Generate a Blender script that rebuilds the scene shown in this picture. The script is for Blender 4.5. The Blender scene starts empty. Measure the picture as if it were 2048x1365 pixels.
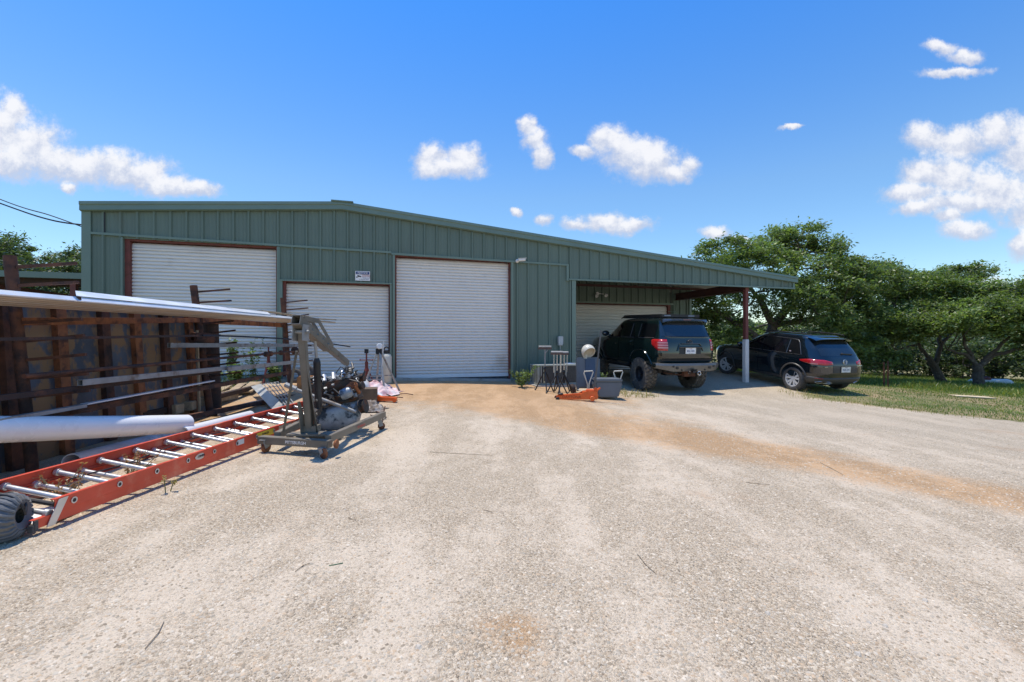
import bpy, bmesh, math, random
import numpy as np
from mathutils import Vector, Matrix, Euler
random.seed(7); RNG = np.random.default_rng(7)
S = bpy.context.scene; COL = S.collection
PI = math.pi; R = math.radians

# ------------------------------------------------------------ camera, light, sky
cam = bpy.data.objects.new('camera', bpy.data.cameras.new('camera')); COL.objects.link(cam)
cam.location = (0, 0, 1.2); cam.rotation_euler = (R(90), 0, 0)
cam.data.sensor_width = 36; cam.data.lens = 15.82; cam.data.clip_end = 3000; cam.data.clip_start = .05
S.camera = cam
SUNV = Vector((-.19, .09, 1)).normalized()
sun = bpy.data.objects.new('sun', bpy.data.lights.new('sun', 'SUN')); COL.objects.link(sun)
sun.data.energy = 4.5; sun.data.angle = R(.5); sun.data.color = (1, .925, .80)
sun.rotation_euler = SUNV.to_track_quat('Z', 'Y').to_euler(); sun.location = (0, 0, 30)
S.view_settings.view_transform = 'Standard'; S.view_settings.look = 'None'
S.view_settings.exposure = 0; S.view_settings.gamma = 1

W = bpy.data.worlds.new('World'); S.world = W; W.use_nodes = True
class NT:
    def __init__(s, nt): s.nt = nt
    def n(s, t, **k):
        nd = s.nt.nodes.new(t)
        for a, v in k.items(): setattr(nd, a, v)
        return nd
    def l(s, a, b): s.nt.links.new(a, b)
    def put(s, sock, v):
        if isinstance(v, bpy.types.NodeSocket): s.l(v, sock)
        else: sock.default_value = v
    def m(s, op, a, b=None, c=None, clamp=False):
        nd = s.n('ShaderNodeMath', operation=op); nd.use_clamp = clamp
        s.put(nd.inputs[0], a)
        if b is not None: s.put(nd.inputs[1], b)
        if c is not None: s.put(nd.inputs[2], c)
        return nd.outputs[0]
    def v(s, op, a, b=None, out=0):
        nd = s.n('ShaderNodeVectorMath', operation=op)
        s.put(nd.inputs[0], a)
        if b is not None: s.put(nd.inputs[1], b)
        return nd.outputs[out]
    def mix(s, f, a, b, bt='MIX'):
        nd = s.n('ShaderNodeMix', data_type='RGBA', blend_type=bt)
        s.put(nd.inputs[0], f); s.put(nd.inputs[6], c4(a)); s.put(nd.inputs[7], c4(b))
        return nd.outputs[2]
    def rng(s, x, a, b, c=0., d=1., smooth=False):
        nd = s.n('ShaderNodeMapRange')
        if smooth: nd.interpolation_type = 'SMOOTHSTEP'
        s.put(nd.inputs[0], x)
        for i, q in zip((1, 2, 3, 4), (a, b, c, d)): nd.inputs[i].default_value = q
        return nd.outputs[0]
    def noise(s, vec, scale, detail=4, rough=.55, out=0):
        nd = s.n('ShaderNodeTexNoise')
        if vec is not None: s.l(vec, nd.inputs['Vector'])
        nd.inputs['Scale'].default_value = scale; nd.inputs['Detail'].default_value = detail
        nd.inputs['Roughness'].default_value = rough
        return nd.outputs[out]
    def ramp(s, f, stops):
        nd = s.n('ShaderNodeValToRGB'); s.l(f, nd.inputs[0]); e = nd.color_ramp.elements
        while len(e) < len(stops): e.new(.5)
        for q, (p, c) in zip(e, stops): q.position = p; q.color = c4(c)
        return nd.outputs[0]
def c4(c):
    if isinstance(c, (tuple, list)) and len(c) == 3: return (*c, 1)
    return c

w = NT(W.node_tree); W.node_tree.nodes.clear()
sky = w.n('ShaderNodeTexSky', sky_type='NISHITA'); sky.sun_disc = False
sky.sun_elevation = math.asin(SUNV.z); sky.sun_rotation = math.atan2(SUNV.x, SUNV.y)
sky.altitude = 300; sky.air_density = 1.0; sky.dust_density = .3; sky.ozone_density = 2.2
hs = w.n('ShaderNodeHueSaturation'); hs.inputs['Saturation'].default_value = 1.22; hs.inputs['Value'].default_value = .867
w.l(sky.outputs[0], hs.inputs['Color'])
tc = w.n('ShaderNodeTexCoord'); sp = w.n('ShaderNodeSeparateXYZ'); w.l(tc.outputs['Generated'], sp.inputs[0])
grade = w.mix(w.rng(sp.outputs[2], .30, .60), w.mix(w.rng(sp.outputs[2], 0, .33), (1.35,1.38,1.30), (1.60,1.55,1.50)), (.78,1.42,1.90))
skyb = w.mix(1, hs.outputs[0], grade, 'MULTIPLY')
dy = w.m('MAXIMUM', sp.outputs[1], .02)
cu = w.n('ShaderNodeCombineXYZ'); w.l(w.m('DIVIDE', sp.outputs[0], dy), cu.inputs[0]); w.l(w.m('DIVIDE', sp.outputs[2], dy), cu.inputs[1])
uv = cu.outputs[0]
nz = w.noise(uv, 8, 8, .66, 1); nz = w.v('SUBTRACT', nz, (.5, .5, .5))
nzb = w.n('ShaderNodeVectorMath', operation='SCALE'); w.l(nz, nzb.inputs[0]); nzb.inputs['Scale'].default_value = .075
uvd = w.v('ADD', uv, nzb.outputs[0])
fine = w.noise(uv, 22, 8, .68)
BL = [(0,262,58,62),(30,228,36,36),(60,290,70,50),(20,325,60,38),(110,320,66,40),(165,335,60,36),(235,338,66,36),(275,350,70,34),(335,372,62,24),(390,375,45,18),(135,372,16,9),
 (868,312,36,26),(925,315,38,28),(897,335,66,20),(1056,258,16,20),(1070,285,24,24),(1084,312,20,22),(1208,276,28,26),(1232,285,36,30),(1262,305,60,40),(1300,325,64,40),(1172,298,26,14),(1345,345,36,22),(1378,330,24,18),
 (1087,437,18,14),(1150,446,26,13),(1212,442,44,20),(1268,450,42,15),(1435,468,30,13),(1880,90,34,14),(1928,105,38,15),(1905,138,66,11),
 (1850,275,46,30),(1925,290,70,36),(2000,268,45,34),(2060,300,60,60),(1850,345,48,30),(1905,350,60,40),(1990,380,85,42),(1825,385,58,20),(1840,415,50,16),(1925,405,90,24),(2070,420,70,45),(1935,462,50,20),(2050,485,26,34),(1895,432,34,16),
 (1583,260,20,6),(1032,428,10,8),(2000,580,60,26),(1480,478,26,8),
 (-300,300,180,80),(-500,120,120,60),(2400,200,160,80),(2600,420,220,90),(300,-500,200,60),(1500,-700,260,70)]
def blobs(uvx, sh):
    acc = None
    for px, py, rx, ry in BL:
        a = w.v('SUBTRACT', uvx, ((px-1024)/900, (682.5-py)/900 + sh*ry/900, 0))
        a = w.v('MULTIPLY', a, (900/rx/1.32, 900/ry/1.32, 0))
        ln = w.v('LENGTH', a, out=1)
        acc = ln if acc is None else w.m('SMOOTH_MIN', acc, ln, .25)
    return w.m('SUBTRACT', 1, acc)
m1 = blobs(uvd, 0); m2 = blobs(uvd, .45)
dens = w.m('ADD', m1, w.m('MULTIPLY', w.m('SUBTRACT', fine, .5), 1.25))
dens = w.rng(dens, -.06, .62, 0, 1, True)
dens = w.m('MULTIPLY', dens, w.m('GREATER_THAN', sp.outputs[1], .03))
lit = w.rng(w.m('ADD', m2, w.m('MULTIPLY', w.m('SUBTRACT', fine, .5), 2.2)), .10, .95, 0, 1, True)
ccol = w.mix(lit, (3.9, 4.3, 5.35), (6.4, 6.4, 6.6))
skyc = w.mix(w.m('MULTIPLY', dens, .95), skyb, ccol)
bg = w.n('ShaderNodeBackground'); bg.inputs['Strength'].default_value = .15; w.l(skyc, bg.inputs[0])
wo = w.n('ShaderNodeOutputWorld'); w.l(bg.outputs[0], wo.inputs[0])

# ------------------------------------------------------------ materials
MATS = {}
def mat(name, col, rough=.6, metal=0., var=.12, vs=6., col2=None, c2s=3., c2t=.55, c2w=.08, bump=0., bs=30., coat=0., spec=.5, dust=0., attr=None, stretch=None):
    if name in MATS: return MATS[name]
    M = bpy.data.materials.new(name); M.use_nodes = True; t = NT(M.node_tree); M.node_tree.nodes.clear()
    o = t.n('ShaderNodeOutputMaterial'); b = t.n('ShaderNodeBsdfPrincipled'); t.l(b.outputs[0], o.inputs[0])
    tcn = t.n('ShaderNodeTexCoord'); vec = tcn.outputs['Object']
    if stretch: vec = t.v('MULTIPLY', vec, stretch)
    nv = t.noise(vec, vs, 5, .6)
    lo = tuple(max(0, x*(1-var)) for x in col); hi = tuple(min(1, x*(1+var)) for x in col)
    c = t.mix(t.rng(nv, .3, .7), lo, hi)
    if attr:
        at = t.n('ShaderNodeAttribute', attribute_name=attr); c = t.mix(1, c, at.outputs[0], 'MULTIPLY')
    rgh = t.rng(nv, .3, .7, rough*.88, min(1, rough*1.12))
    if col2 is not None:
        f = t.rng(t.noise(vec, c2s, 7, .65), c2t-c2w, c2t+c2w, 0, 1, True)
        c = t.mix(f, c, col2); rgh = t.mix(f, rgh, (.85, .85, .85))
    if dust:
        g = t.n('ShaderNodeNewGeometry'); sz = t.n('ShaderNodeSeparateXYZ'); t.l(g.outputs['Normal'], sz.inputs[0])
        f = t.m('MULTIPLY', t.rng(sz.outputs[2], 0, 1), t.rng(nv, .2, .8, dust*.4, dust*1.4), clamp=True)
        c = t.mix(f, c, (.38, .31, .23))
    t.l(c, b.inputs['Base Color']) ; t.put(b.inputs['Roughness'], rgh); b.inputs['Metallic'].default_value = metal
    b.inputs['Specular IOR Level'].default_value = spec
    if coat: b.inputs['Coat Weight'].default_value = coat; b.inputs['Coat Roughness'].default_value = .04
    if bump:
        bn = t.n('ShaderNodeBump'); bn.inputs['Strength'].default_value = bump; bn.inputs['Distance'].default_value = .01
        t.l(t.noise(vec, bs, 4), bn.inputs['Height']); t.l(bn.outputs[0], b.inputs['Normal'])
    MATS[name] = M; return M
green = mat('green_panel', (.115, .165, .130), .5, .0, .10, 1.2, (.13,.155,.125), 1.1, .66, .1, .05, 5, dust=.25, stretch=(1,1,.35))
greentrim = mat('green_trim', (.14, .205, .165), .42, .0, .08, 2, bump=.08, bs=4)
white_slat = mat('white_door', (.71, .70, .67), .5, 0, .03, .9, (.50,.46,.41), .8, .68, .12)
redsteel = mat('red_primer', (.16, .045, .035), .65, 0, .2, 5, (.10,.04,.025), 4, .6)
concrete = mat('concrete', (.36,.34,.31), .85, 0, .2, 4, (.16,.13,.10), 3, .6, .08, .4, 60)
tanpanel = mat('tan_panel', (.50,.43,.34), .6, 0, .1, 3)
whitepaint = mat('white_paint', (.70,.70,.68), .5, 0, .06, 4, (.4,.36,.3), 6, .7)
rust = mat('rust', (.13,.052,.028), .85, .1, .35, 9, (.032,.020,.018), 5, .52, .12, .5, 60)
rustor = mat('rust_orange', (.30,.11,.042), .8, .1, .3, 7, (.07,.03,.022), 6, .55, .12, .3, 50)
darkrust = mat('dark_rust', (.045,.028,.024), .8, .2, .3, 9, (.12,.05,.03), 7, .62, .1, .4, 60)
millsteel = mat('mill_steel', (.085,.098,.120), .55, .25, .4, 3, (.30,.18,.09), 4.5, .50, .05, .3, 20, stretch=(1,1,.6))
galv = mat('galvanised', (.72,.74,.76), .38, .35, .12, 3, (.5,.46,.4), 3, .68, .1, .1, 10)
galvdull = mat('dull_steel', (.30,.30,.29), .55, .35, .2, 6, (.2,.14,.1), 5, .62, .1, .2, 40)
pvcdull = mat('dull_pvc', (.62,.61,.60), .4, 0, .1, 5, (.40,.36,.31), 4, .6, .1)
pvc = mat('white_pvc', (.80,.80,.80), .28, 0, .04, 4, (.5,.46,.4), 5, .72, .06, spec=.5)
pvcgrey = mat('grey_pvc', (.40,.40,.41), .4, 0, .12, 5, (.28,.23,.18), 5, .62, .1)
orange = mat('orange_fibreglass', (.66,.080,.038), .42, 0, .14, 3, (.78,.28,.16), 2.5, .60, .12, .1, 30)
alu = mat('aluminium', (.62,.62,.61), .35, .6, .1, 8, (.4,.37,.33), 8, .68)
hoistgrey = mat('hoist_grey', (.17,.155,.125), .45, .15, .18, 5, (.10,.06,.035), 6, .68, .07, .1, 60, dust=.35)
castiron = mat('cast_iron', (.055,.048,.042), .6, .4, .4, 14, (.15,.065,.035), 11, .55, .08, .5, 60)
darkmetal = mat('dark_metal', (.028,.028,.03), .45, .4, .3, 10, dust=.15)
chrome = mat('chrome', (.6,.6,.6), .18, .9, .1, 9)
silver = mat('silver', (.70,.71,.73), .35, .35, .1, 9)
plateblue = mat('blue_grey_casting', (.29,.325,.36), .4, .3, .3, 9, (.05,.065,.08), 5, .56, .05)
rubber = mat('rubber', (.055,.055,.058), .8, 0, .3, 12, (.13,.115,.095), 9, .60, .14, .4, 80)
faderub = mat('faded_rubber', (.115,.125,.14), .7, 0, .25, 12, (.20,.17,.13), 9, .58, .14, .3, 80)
dustrubber = mat('dusty_rubber', (.24,.205,.165), .9, 0, .35, 18, (.10,.09,.08), 7, .42, .12, .3, 80)
blackpl = mat('black_plastic', (.018,.018,.02), .5, 0, .2, 8)
jackor = mat('jack_orange', (.72,.125,.02), .35, 0, .12, 8, (.3,.08,.03), 9, .72)
vinyl = mat('grey_vinyl', (.105,.125,.15), .42, 0, .12, 5, dust=.1)
cream = mat('cream_plastic', (.58,.55,.46), .3, 0, .08, 5)
wood = mat('weathered_wood', (.40,.30,.19), .85, 0, .3, 8, (.22,.16,.11), 5, .6, .1, .4, 50)
wooddk = mat('dark_wood', (.14,.095,.06), .9, 0, .35, 8)
pinkc = mat('pink_plastic_sheet', (.60,.34,.34), .5, 0, .25, 7, (.70,.62,.60), 6, .53, .1, .3, 12)
whitesht = mat('white_sheet', (.78,.77,.75), .6, 0, .1, 6)
purple = mat('faded_panel', (.42,.33,.40), .4, .1, .15, 4)
yellow = mat('yellow', (.75,.55,.05), .5, 0, .1, 8)
acgrey = mat('ac_grey', (.30,.32,.29), .55, .1, .15, 5, (.2,.15,.1), 6, .66)
finmat = mat('ac_fins', (.060,.062,.062), .6, .3, .3, 30)
lens_red = mat('red_lens', (.42,.012,.014), .12, 0, .25, 12, coat=1)
lens_clear = mat('pale_lens', (.55,.45,.45), .15, 0, .2, 12, coat=1)
paint1 = mat('dark_green_paint', (.005,.014,.014), .15, 0, .1, 3, coat=1.)
paint2 = mat('black_paint', (.004,.008,.013), .15, 0, .1, 3, coat=1.)
glassd = mat('dark_tinted_glass', (.006,.007,.009), .05, 0, .1, 3, spec=.8)
glassr = mat('rear_glass', (.012,.018,.024), .10, 0, .1, 3, spec=1.)
trimgrey = mat('grey_cladding', (.05,.05,.052), .45, 0, .15, 6, dust=.15)
bluetxt = mat('sign_blue', (.015,.04,.16), .5, 0, .05)
redtxt = mat('sign_red', (.4,.05,.04), .5, 0, .05)
blacktxt = mat('ink', (.02,.02,.03), .6, 0, .05)
bark = mat('bark', (.085,.070,.058), .95, 0, .4, 14, (.16,.15,.13), 5, .62, .08, .8, 30)
cardb = mat('cardboard', (.62,.50,.33), .8, 0, .1, 6)
cable = mat('cable', (.012,.012,.014), .6, 0, .1)
stonem = mat('stone', (.42,.39,.34), .85, 0, .2, 20, bump=.3, bs=60)
def leafmat(name, col, tr=.35):
    M = bpy.data.materials.new(name); M.use_nodes = True; t = NT(M.node_tree); M.node_tree.nodes.clear()
    o = t.n('ShaderNodeOutputMaterial'); d = t.n('ShaderNodeBsdfPrincipled'); tr_ = t.n('ShaderNodeBsdfTranslucent'); mx = t.n('ShaderNodeMixShader')
    at = t.n('ShaderNodeAttribute', attribute_name='tint')
    g = t.n('ShaderNodeTexCoord'); nv = t.noise(g.outputs['Object'], .8, 4)
    c = t.mix(t.rng(nv, .35, .65), tuple(x*.75 for x in col), tuple(x*1.25 for x in col)); c = t.mix(1, c, at.outputs[0], 'MULTIPLY')
    t.l(c, d.inputs['Base Color']); d.inputs['Roughness'].default_value = .42
    t.l(t.mix(1, c, (1.3, 1.5, .6), 'MULTIPLY'), tr_.inputs[0]); mx.inputs[0].default_value = tr
    t.l(d.outputs[0], mx.inputs[1]); t.l(tr_.outputs[0], mx.inputs[2]); t.l(mx.outputs[0], o.inputs[0]); return M
leaf_oak = leafmat('oak_leaves', (.155,.205,.075), .42); leaf_jun = leafmat('juniper_leaves', (.095,.130,.055), .3)
leaf_weed = leafmat('weed_leaves', (.16,.22,.07)); leaf_grass = leafmat('grass_blades', (.15,.22,.06)); leaf_dry = leafmat('dry_grass', (.42,.34,.17))
leaf_red = leafmat('weed_seed', (.42,.22,.12))

# ------------------------------------------------------------ mesh helpers
ROOTM = {}
def tag(o, label, cat, group=None, kind=None):
    if label: o['label'] = label
    if cat: o['category'] = cat
    if group: o['group'] = group
    if kind: o['kind'] = kind
    return o
def thing(name, loc, label, cat, group=None, rz=0, rx=0, ry=0):
    o = bpy.data.objects.new(name, None); COL.objects.link(o); o.location = loc; o.rotation_euler = (rx, ry, rz); o.empty_display_size = .2
    ROOTM[o.name] = Matrix.Translation(Vector(loc)) @ Euler((rx, ry, rz)).to_matrix().to_4x4()
    return tag(o, label, cat, group)
class MB:
    def __init__(s): s.v = []; s.f = []
    def add(s, vs, fs):
        b = len(s.v); s.v += [tuple(p) for p in vs]; s.f += [tuple(b+i for i in f) for f in fs]; return s
    def box(s, c, sz, M=None):
        c = Vector(c); h = Vector(sz)*.5; vs = []
        for x in (-1, 1):
            for y in (-1, 1):
                for z in (-1, 1):
                    p = Vector((x*h.x, y*h.y, z*h.z))
                    if M is not None: p = M @ p
                    vs.append(p + c)
        return s.add(vs, [(0,1,3,2),(4,6,7,5),(0,4,5,1),(2,3,7,6),(0,2,6,4),(1,5,7,3)])
    def bar(s, a, b, wd, ht=None, up=(0,0,1), wb=None, hb=None):   # box section from a to b; wd sideways, ht along up
        a = Vector(a); b = Vector(b); ht = wd if ht is None else ht; wb = wd if wb is None else wb; hb = ht if hb is None else hb
        d = (b-a).normalized(); u = Vector(up)
        if abs(d.dot(u)) > .98: u = Vector((0, 1, 0))
        x = d.cross(u).normalized(); u = x.cross(d).normalized(); vs = []
        for p, W_, H_ in ((a, wd, ht), (b, wb, hb)):
            for i, j in ((-1,-1),(1,-1),(1,1),(-1,1)): vs.append(p + x*(i*W_/2) + u*(j*H_/2))
        return s.add(vs, [(0,3,2,1),(4,5,6,7),(0,1,5,4),(1,2,6,5),(2,3,7,6),(3,0,4,7)])
    def tube(s, pts, r, n=10, cap=True, inner=None):
        pts = [Vector(p) for p in pts]; rs = r if isinstance(r, (list, tuple)) else [r]*len(pts)
        prev = None; rings = []; b0 = len(s.v)
        for i, p in enumerate(pts):
            d = (pts[min(i+1, len(pts)-1)] - pts[max(i-1, 0)])
            d = d.normalized() if d.length > 1e-9 else Vector((0,0,1))
            if prev is None: prev = d.orthogonal().normalized()
            x = (prev - d*prev.dot(d)).normalized(); y = d.cross(x); prev = x
            rings.append([p + (x*math.cos(2*PI*k/n) + y*math.sin(2*PI*k/n))*rs[i] for k in range(n)])
        vs = [q for r_ in rings for q in r_]; fs = []
        for i in range(len(pts)-1):
            for k in range(n): fs.append((i*n+k, i*n+(k+1)%n, (i+1)*n+(k+1)%n, (i+1)*n+k))
        if cap: fs.append(tuple(range(n-1, -1, -1))); fs.append(tuple((len(pts)-1)*n+k for k in range(n)))
        return s.add(vs, fs)
    def pipe(s, a, b, ro, ri, n=28, seg=8, bend=0):
        a = Vector(a); b = Vector(b); P_ = [a.lerp(b, i/seg) + Vector((0,0,-bend*math.sin(PI*i/seg))) for i in range(seg+1)]
        s.tube(P_, ro, n, False); s.tube(P_[::-1], ri, n, False)
        d = (b-a).normalized(); x = d.orthogonal().normalized(); y = d.cross(x)
        for e in (a, b):
            vs = [e+(x*math.cos(2*PI*k/n)+y*math.sin(2*PI*k/n))*q for q in (ro, ri) for k in range(n)]
            s.add(vs, [(k, (k+1)%n, n+(k+1)%n, n+k) for k in range(n)])
        return s
    def lathe(s, prof, c=(0,0,0), axis=(0,0,1), n=24, closed=False):   # prof [(r, h)]
        a = Vector(axis).normalized(); x = a.orthogonal().normalized(); y = a.cross(x); c = Vector(c); vs = []; fs = []; m = len(prof)
        for k in range(n):
            e = x*math.cos(2*PI*k/n) + y*math.sin(2*PI*k/n)
            for r_, h in prof: vs.append(c + a*h + e*r_)
        for k in range(n):
            for j in range(m if closed else m-1):
                j2 = (j+1) % m; fs.append((k*m+j, ((k+1)%n)*m+j, ((k+1)%n)*m+j2, k*m+j2))
        return s.add(vs, fs)
    def ball(s, c, r, n=12, m=8, jit=0, M=None):
        r = Vector(r) if isinstance(r, (tuple, list)) else Vector((r, r, r)); c = Vector(c); vs = []; fs = []
        for i in range(m+1):
            t = PI*i/m
            for k in range(n):
                a = 2*PI*k/n; q = 1 + (random.uniform(-jit, jit) if jit else 0)
                p = Vector((math.sin(t)*math.cos(a)*r.x, math.sin(t)*math.sin(a)*r.y, math.cos(t)*r.z))*q
                if M is not None: p = M @ p
                vs.append(c+p)
        for i in range(m):
            for k in range(n): fs.append((i*n+k, (i+1)*n+k, (i+1)*n+(k+1)%n, i*n+(k+1)%n))
        return s.add(vs, fs)
    def ring(s, c, R_, r, axis=(0,0,1), n=24, m=8):
        return s.lathe([(R_ + r*math.cos(2*PI*j/m), r*math.sin(2*PI*j/m)) for j in range(m)], c, axis, n, True)
    def grid(s, rows):
        b = len(s.v); nr = len(rows); nc = len(rows[0])
        for r_ in rows: s.v += [tuple(p) for p in r_]
        for i in range(nr-1):
            for j in range(nc-1): s.f.append((b+i*nc+j, b+i*nc+j+1, b+(i+1)*nc+j+1, b+(i+1)*nc+j))
        return s
    def prism(s, poly, d):       # closed polygon of points, extruded by vector d
        d = Vector(d); n = len(poly); vs = [Vector(p) for p in poly] + [Vector(p)+d for p in poly]
        return s.add(vs, [tuple(range(n)), tuple(range(2*n-1, n-1, -1))] + [(k, k+n, (k+1)%n+n, (k+1)%n) for k in range(n)])
    def build(s, name, m, parent=None, smooth=False, bevel=0, local=False, angle=35):
        me = bpy.data.meshes.new(name); o = bpy.data.objects.new(name, me); vs = s.v
        if parent is None and not local and vs:
            a = np.array(vs); c = Vector(((a[:,0].min()+a[:,0].max())/2, (a[:,1].min()+a[:,1].max())/2, a[:,2].min()))
            vs = [tuple(Vector(p)-c) for p in vs]; o.location = c
        me.from_pydata(vs, [], s.f); me.materials.append(m)
        bm = bmesh.new(); bm.from_mesh(me); bmesh.ops.recalc_face_normals(bm, faces=bm.faces)
        if bevel:
            es = [e for e in bm.edges if len(e.link_faces) == 2 and e.calc_face_angle(0) > .6]
            bmesh.ops.bevel(bm, geom=es, offset=bevel, segments=2, affect='EDGES', clamp_overlap=True)
        bm.to_mesh(me); bm.free()
        if smooth:
            me.shade_smooth()
            try: me.set_sharp_from_angle(angle=R(angle))
            except Exception: pass
        COL.objects.link(o)
        if parent is not None:
            o.parent = parent
            if not local and parent.name in ROOTM: o.matrix_parent_inverse = ROOTM[parent.name].inverted()
        return o
def text(body, size, M, m, name, parent, ext=.0015, align='CENTER', sx=1.):
    cu_ = bpy.data.curves.new(name, 'FONT'); cu_.body = body; cu_.size = size; cu_.extrude = ext; cu_.align_x = align; cu_.align_y = 'CENTER'; cu_.offset = size*.012
    t = bpy.data.objects.new(name, cu_); COL.objects.link(t)
    me = bpy.data.meshes.new_from_object(t); bpy.data.objects.remove(t)
    me.transform(M @ Matrix.Diagonal((sx, 1, 1, 1))); me.materials.clear(); me.materials.append(m)
    o = bpy.data.objects.new(name, me); COL.objects.link(o)
    if parent is not None:
        o.parent = parent
        if parent.name in ROOTM: o.matrix_parent_inverse = ROOTM[parent.name].inverted()
    return o
def frame(o, x, y):      # matrix with text plane axes x,y at o
    x = Vector(x).normalized(); y = Vector(y); z = x.cross(y).normalized(); y = z.cross(x)
    return Matrix(((x.x,y.x,z.x,o[0]),(x.y,y.y,z.y,o[1]),(x.z,y.z,z.z,o[2]),(0,0,0,1)))
def npmesh(name, V, F, m, parent=None, tint=None, loc=None):  # V (n,3), F (k,c) quads or tris, tint per vertex
    me = bpy.data.meshes.new(name); k, c = F.shape
    me.vertices.add(len(V)); me.vertices.foreach_set('co', V.astype(np.float32).ravel())
    me.loops.add(k*c); me.loops.foreach_set('vertex_index', F.astype(np.int32).ravel())
    me.polygons.add(k); me.polygons.foreach_set('loop_start', np.arange(0, k*c, c, dtype=np.int32)); me.update(calc_edges=True)
    if tint is not None:
        at = me.color_attributes.new('tint', 'FLOAT_COLOR', 'POINT'); q = np.ones((len(V), 4), np.float32); q[:, :3] = tint; at.data.foreach_set('color', q.ravel())
    me.materials.append(m); o = bpy.data.objects.new(name, me); COL.objects.link(o)
    if loc is not None: o.location = loc
    if parent is not None: o.parent = parent
    return o
def copytree(o, parent=None):
    c = o.copy(); COL.objects.link(c)
    if parent is not None: c.parent = parent
    for ch in [q for q in o.children]: copytree(ch, c)
    return c
def P(px, py, Y):        # a point read off the photograph at depth Y
    return Vector(((px-1024)/900*Y, Y, 1.2-(py-682.5)/900*Y))

# ------------------------------------------------------------ terrain
TH = math.atan2(.2726, .962); CT, ST = math.cos(TH), math.sin(TH)
X0, Y0 = -8.96, 9.467
def B(s, d, z): return Vector((X0 + s*CT - d*ST, Y0 + s*ST + d*CT, z))
def zb(s): return .39-(s-3.62)*.0324            # bottom of doors
CP = [(0,0,0),(-2.7,2.8,.10),(-2.7,4,.10),(-1.8,4.3,.07),(-1.7,5.8,.08),(-3.9,3.7,.10),(-4.4,6.5,.15),(-4.6,9.2,.22),(2,2,-.01),(4,3.4,-.05),(0,6,.03),(1.5,9,0.),(0,9,.08),
 (3.6,12.7,-.2),(5.3,13.3,-.23),(4.4,10.5,-.16),(7.2,13.9,-.12),(8.27,13.2,-.24),(10.0,13.6,-.28),(7.58,15.9,.07),(9.3,16.3,.0),(4.0,15.8,.0),(2.5,14.5,.05),(8,10,-.3),(10,8.8,-.42),(8,4,-.2),
 (13,14,-.5),(20.5,22,-.9),(20.3,19.5,-.85),(14.5,14.2,-.58),(12,19,-.4),(28,25,-1.2),(40,0,-1.6),(45,30,-2),(0,-10,-.1),(-30,0,.3),(-30,30,1.),(0,60,0),(-30,60,2.),(60,60,-2.5),(60,-10,-2.4)]
for s_ in (0, 1.5, 3.6, 5, 6.3, 7.8, 9.3, 10.5): CP.append((*B(s_, -.03, 0)[:2], zb(s_)-.085)); CP.append((*B(s_, 6, 0)[:2], .1))
CPa = np.array(CP)
def _U(r): return np.where(r > 1e-9, r*r*np.log(r+1e-12), 0)
def _solve():
    n = len(CPa); D = np.hypot(CPa[:,None,0]-CPa[None,:,0], CPa[:,None,1]-CPa[None,:,1])
    K = _U(D) + np.eye(n)*.6; Pm = np.c_[np.ones(n), CPa[:,:2]]
    A = np.block([[K, Pm],[Pm.T, np.zeros((3,3))]]); return np.linalg.solve(A, np.r_[CPa[:,2], 0, 0, 0])
TW = _solve()
def Hn(x, y):
    x = np.clip(np.asarray(x, float), -60, 70); y = np.clip(np.asarray(y, float), -15, 70)
    z = TW[-3] + TW[-2]*x + TW[-1]*y
    for i in range(len(CPa)): z = z + TW[i]*_U(np.hypot(x-CPa[i,0], y-CPa[i,1]))
    z = np.clip(z, -3, 2.5)
    k = np.clip((-x-6)/14, 0, 1)*np.clip((y-16)/22, 0, 1); k = k*k*(3-2*k)
    return z + 2.3*k + .012*np.sin(x*1.7+.4*y)*np.sin(y*1.3-.3*x)
def H(x, y): return float(Hn(x, y))
def poly_dist(x, y, pts):
    d = np.full(np.shape(x), 1e9)
    for (ax, ay), (bx, by) in zip(pts[:-1], pts[1:]):
        t = np.clip(((x-ax)*(bx-ax)+(y-ay)*(by-ay))/((bx-ax)**2+(by-ay)**2), 0, 1)
        d = np.minimum(d, np.hypot(x-ax-t*(bx-ax), y-ay-t*(by-ay)))
    return d
GB = [(7.9,40),(8.6,20),(8.9,15.6),(9.3,14),(8.0,12.6),(7.9,11.7),(8.5,10.5),(9.5,9.7),(10.3,8.9),(14,6.6),(30,2)]
def in_poly(x, y, pts):
    ins = np.zeros(np.shape(x), bool); n = len(pts)
    for i in range(n):
        (ax, ay), (bx, by) = pts[i], pts[(i+1) % n]
        c = ((ay > y) != (by > y)) & (x < (bx-ax)*(y-ay)/((by-ay)+1e-12)+ax); ins ^= c
    return ins
def grass_mask(x, y):
    d = poly_dist(x, y, GB); ins = in_poly(x, y, GB+[(2000,-200),(2000,2000),(7.9,2000)])
    g = np.clip(.5 + np.where(ins, d, -d)/.9, 0, 1)
    back = in_poly(x, y, [(-2000,-60),(-12,-6),(-6.3,2.5),(-6.8,9.2),(-10,9.3),(-12,30),(30,30),(30,2000),(-2000,2000)])
    return np.maximum(g, back*.9)
def axis(lo, a, b, hi, st):
    mid = list(np.arange(a, b, st)); out = []; x, d = a, st
    while x > lo: d *= 1.22; x -= d; out.append(x)
    up = []; x, d = b, st
    while x < hi: d *= 1.22; up.append(x); x += d
    return np.array(out[::-1]+mid+up+[hi])
gx = axis(-1200, -9, 16, 1500, .11); gy = axis(-300, .2, 17, 2000, .11)
GX, GY = np.meshgrid(gx, gy, indexing='ij'); GZ = Hn(GX, GY)
nx, ny = GX.shape; idx = np.arange(nx*ny).reshape(nx, ny)
F_ = np.stack([idx[:-1,:-1], idx[1:,:-1], idx[1:,1:], idx[:-1,1:]], -1).reshape(-1, 4)
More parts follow.
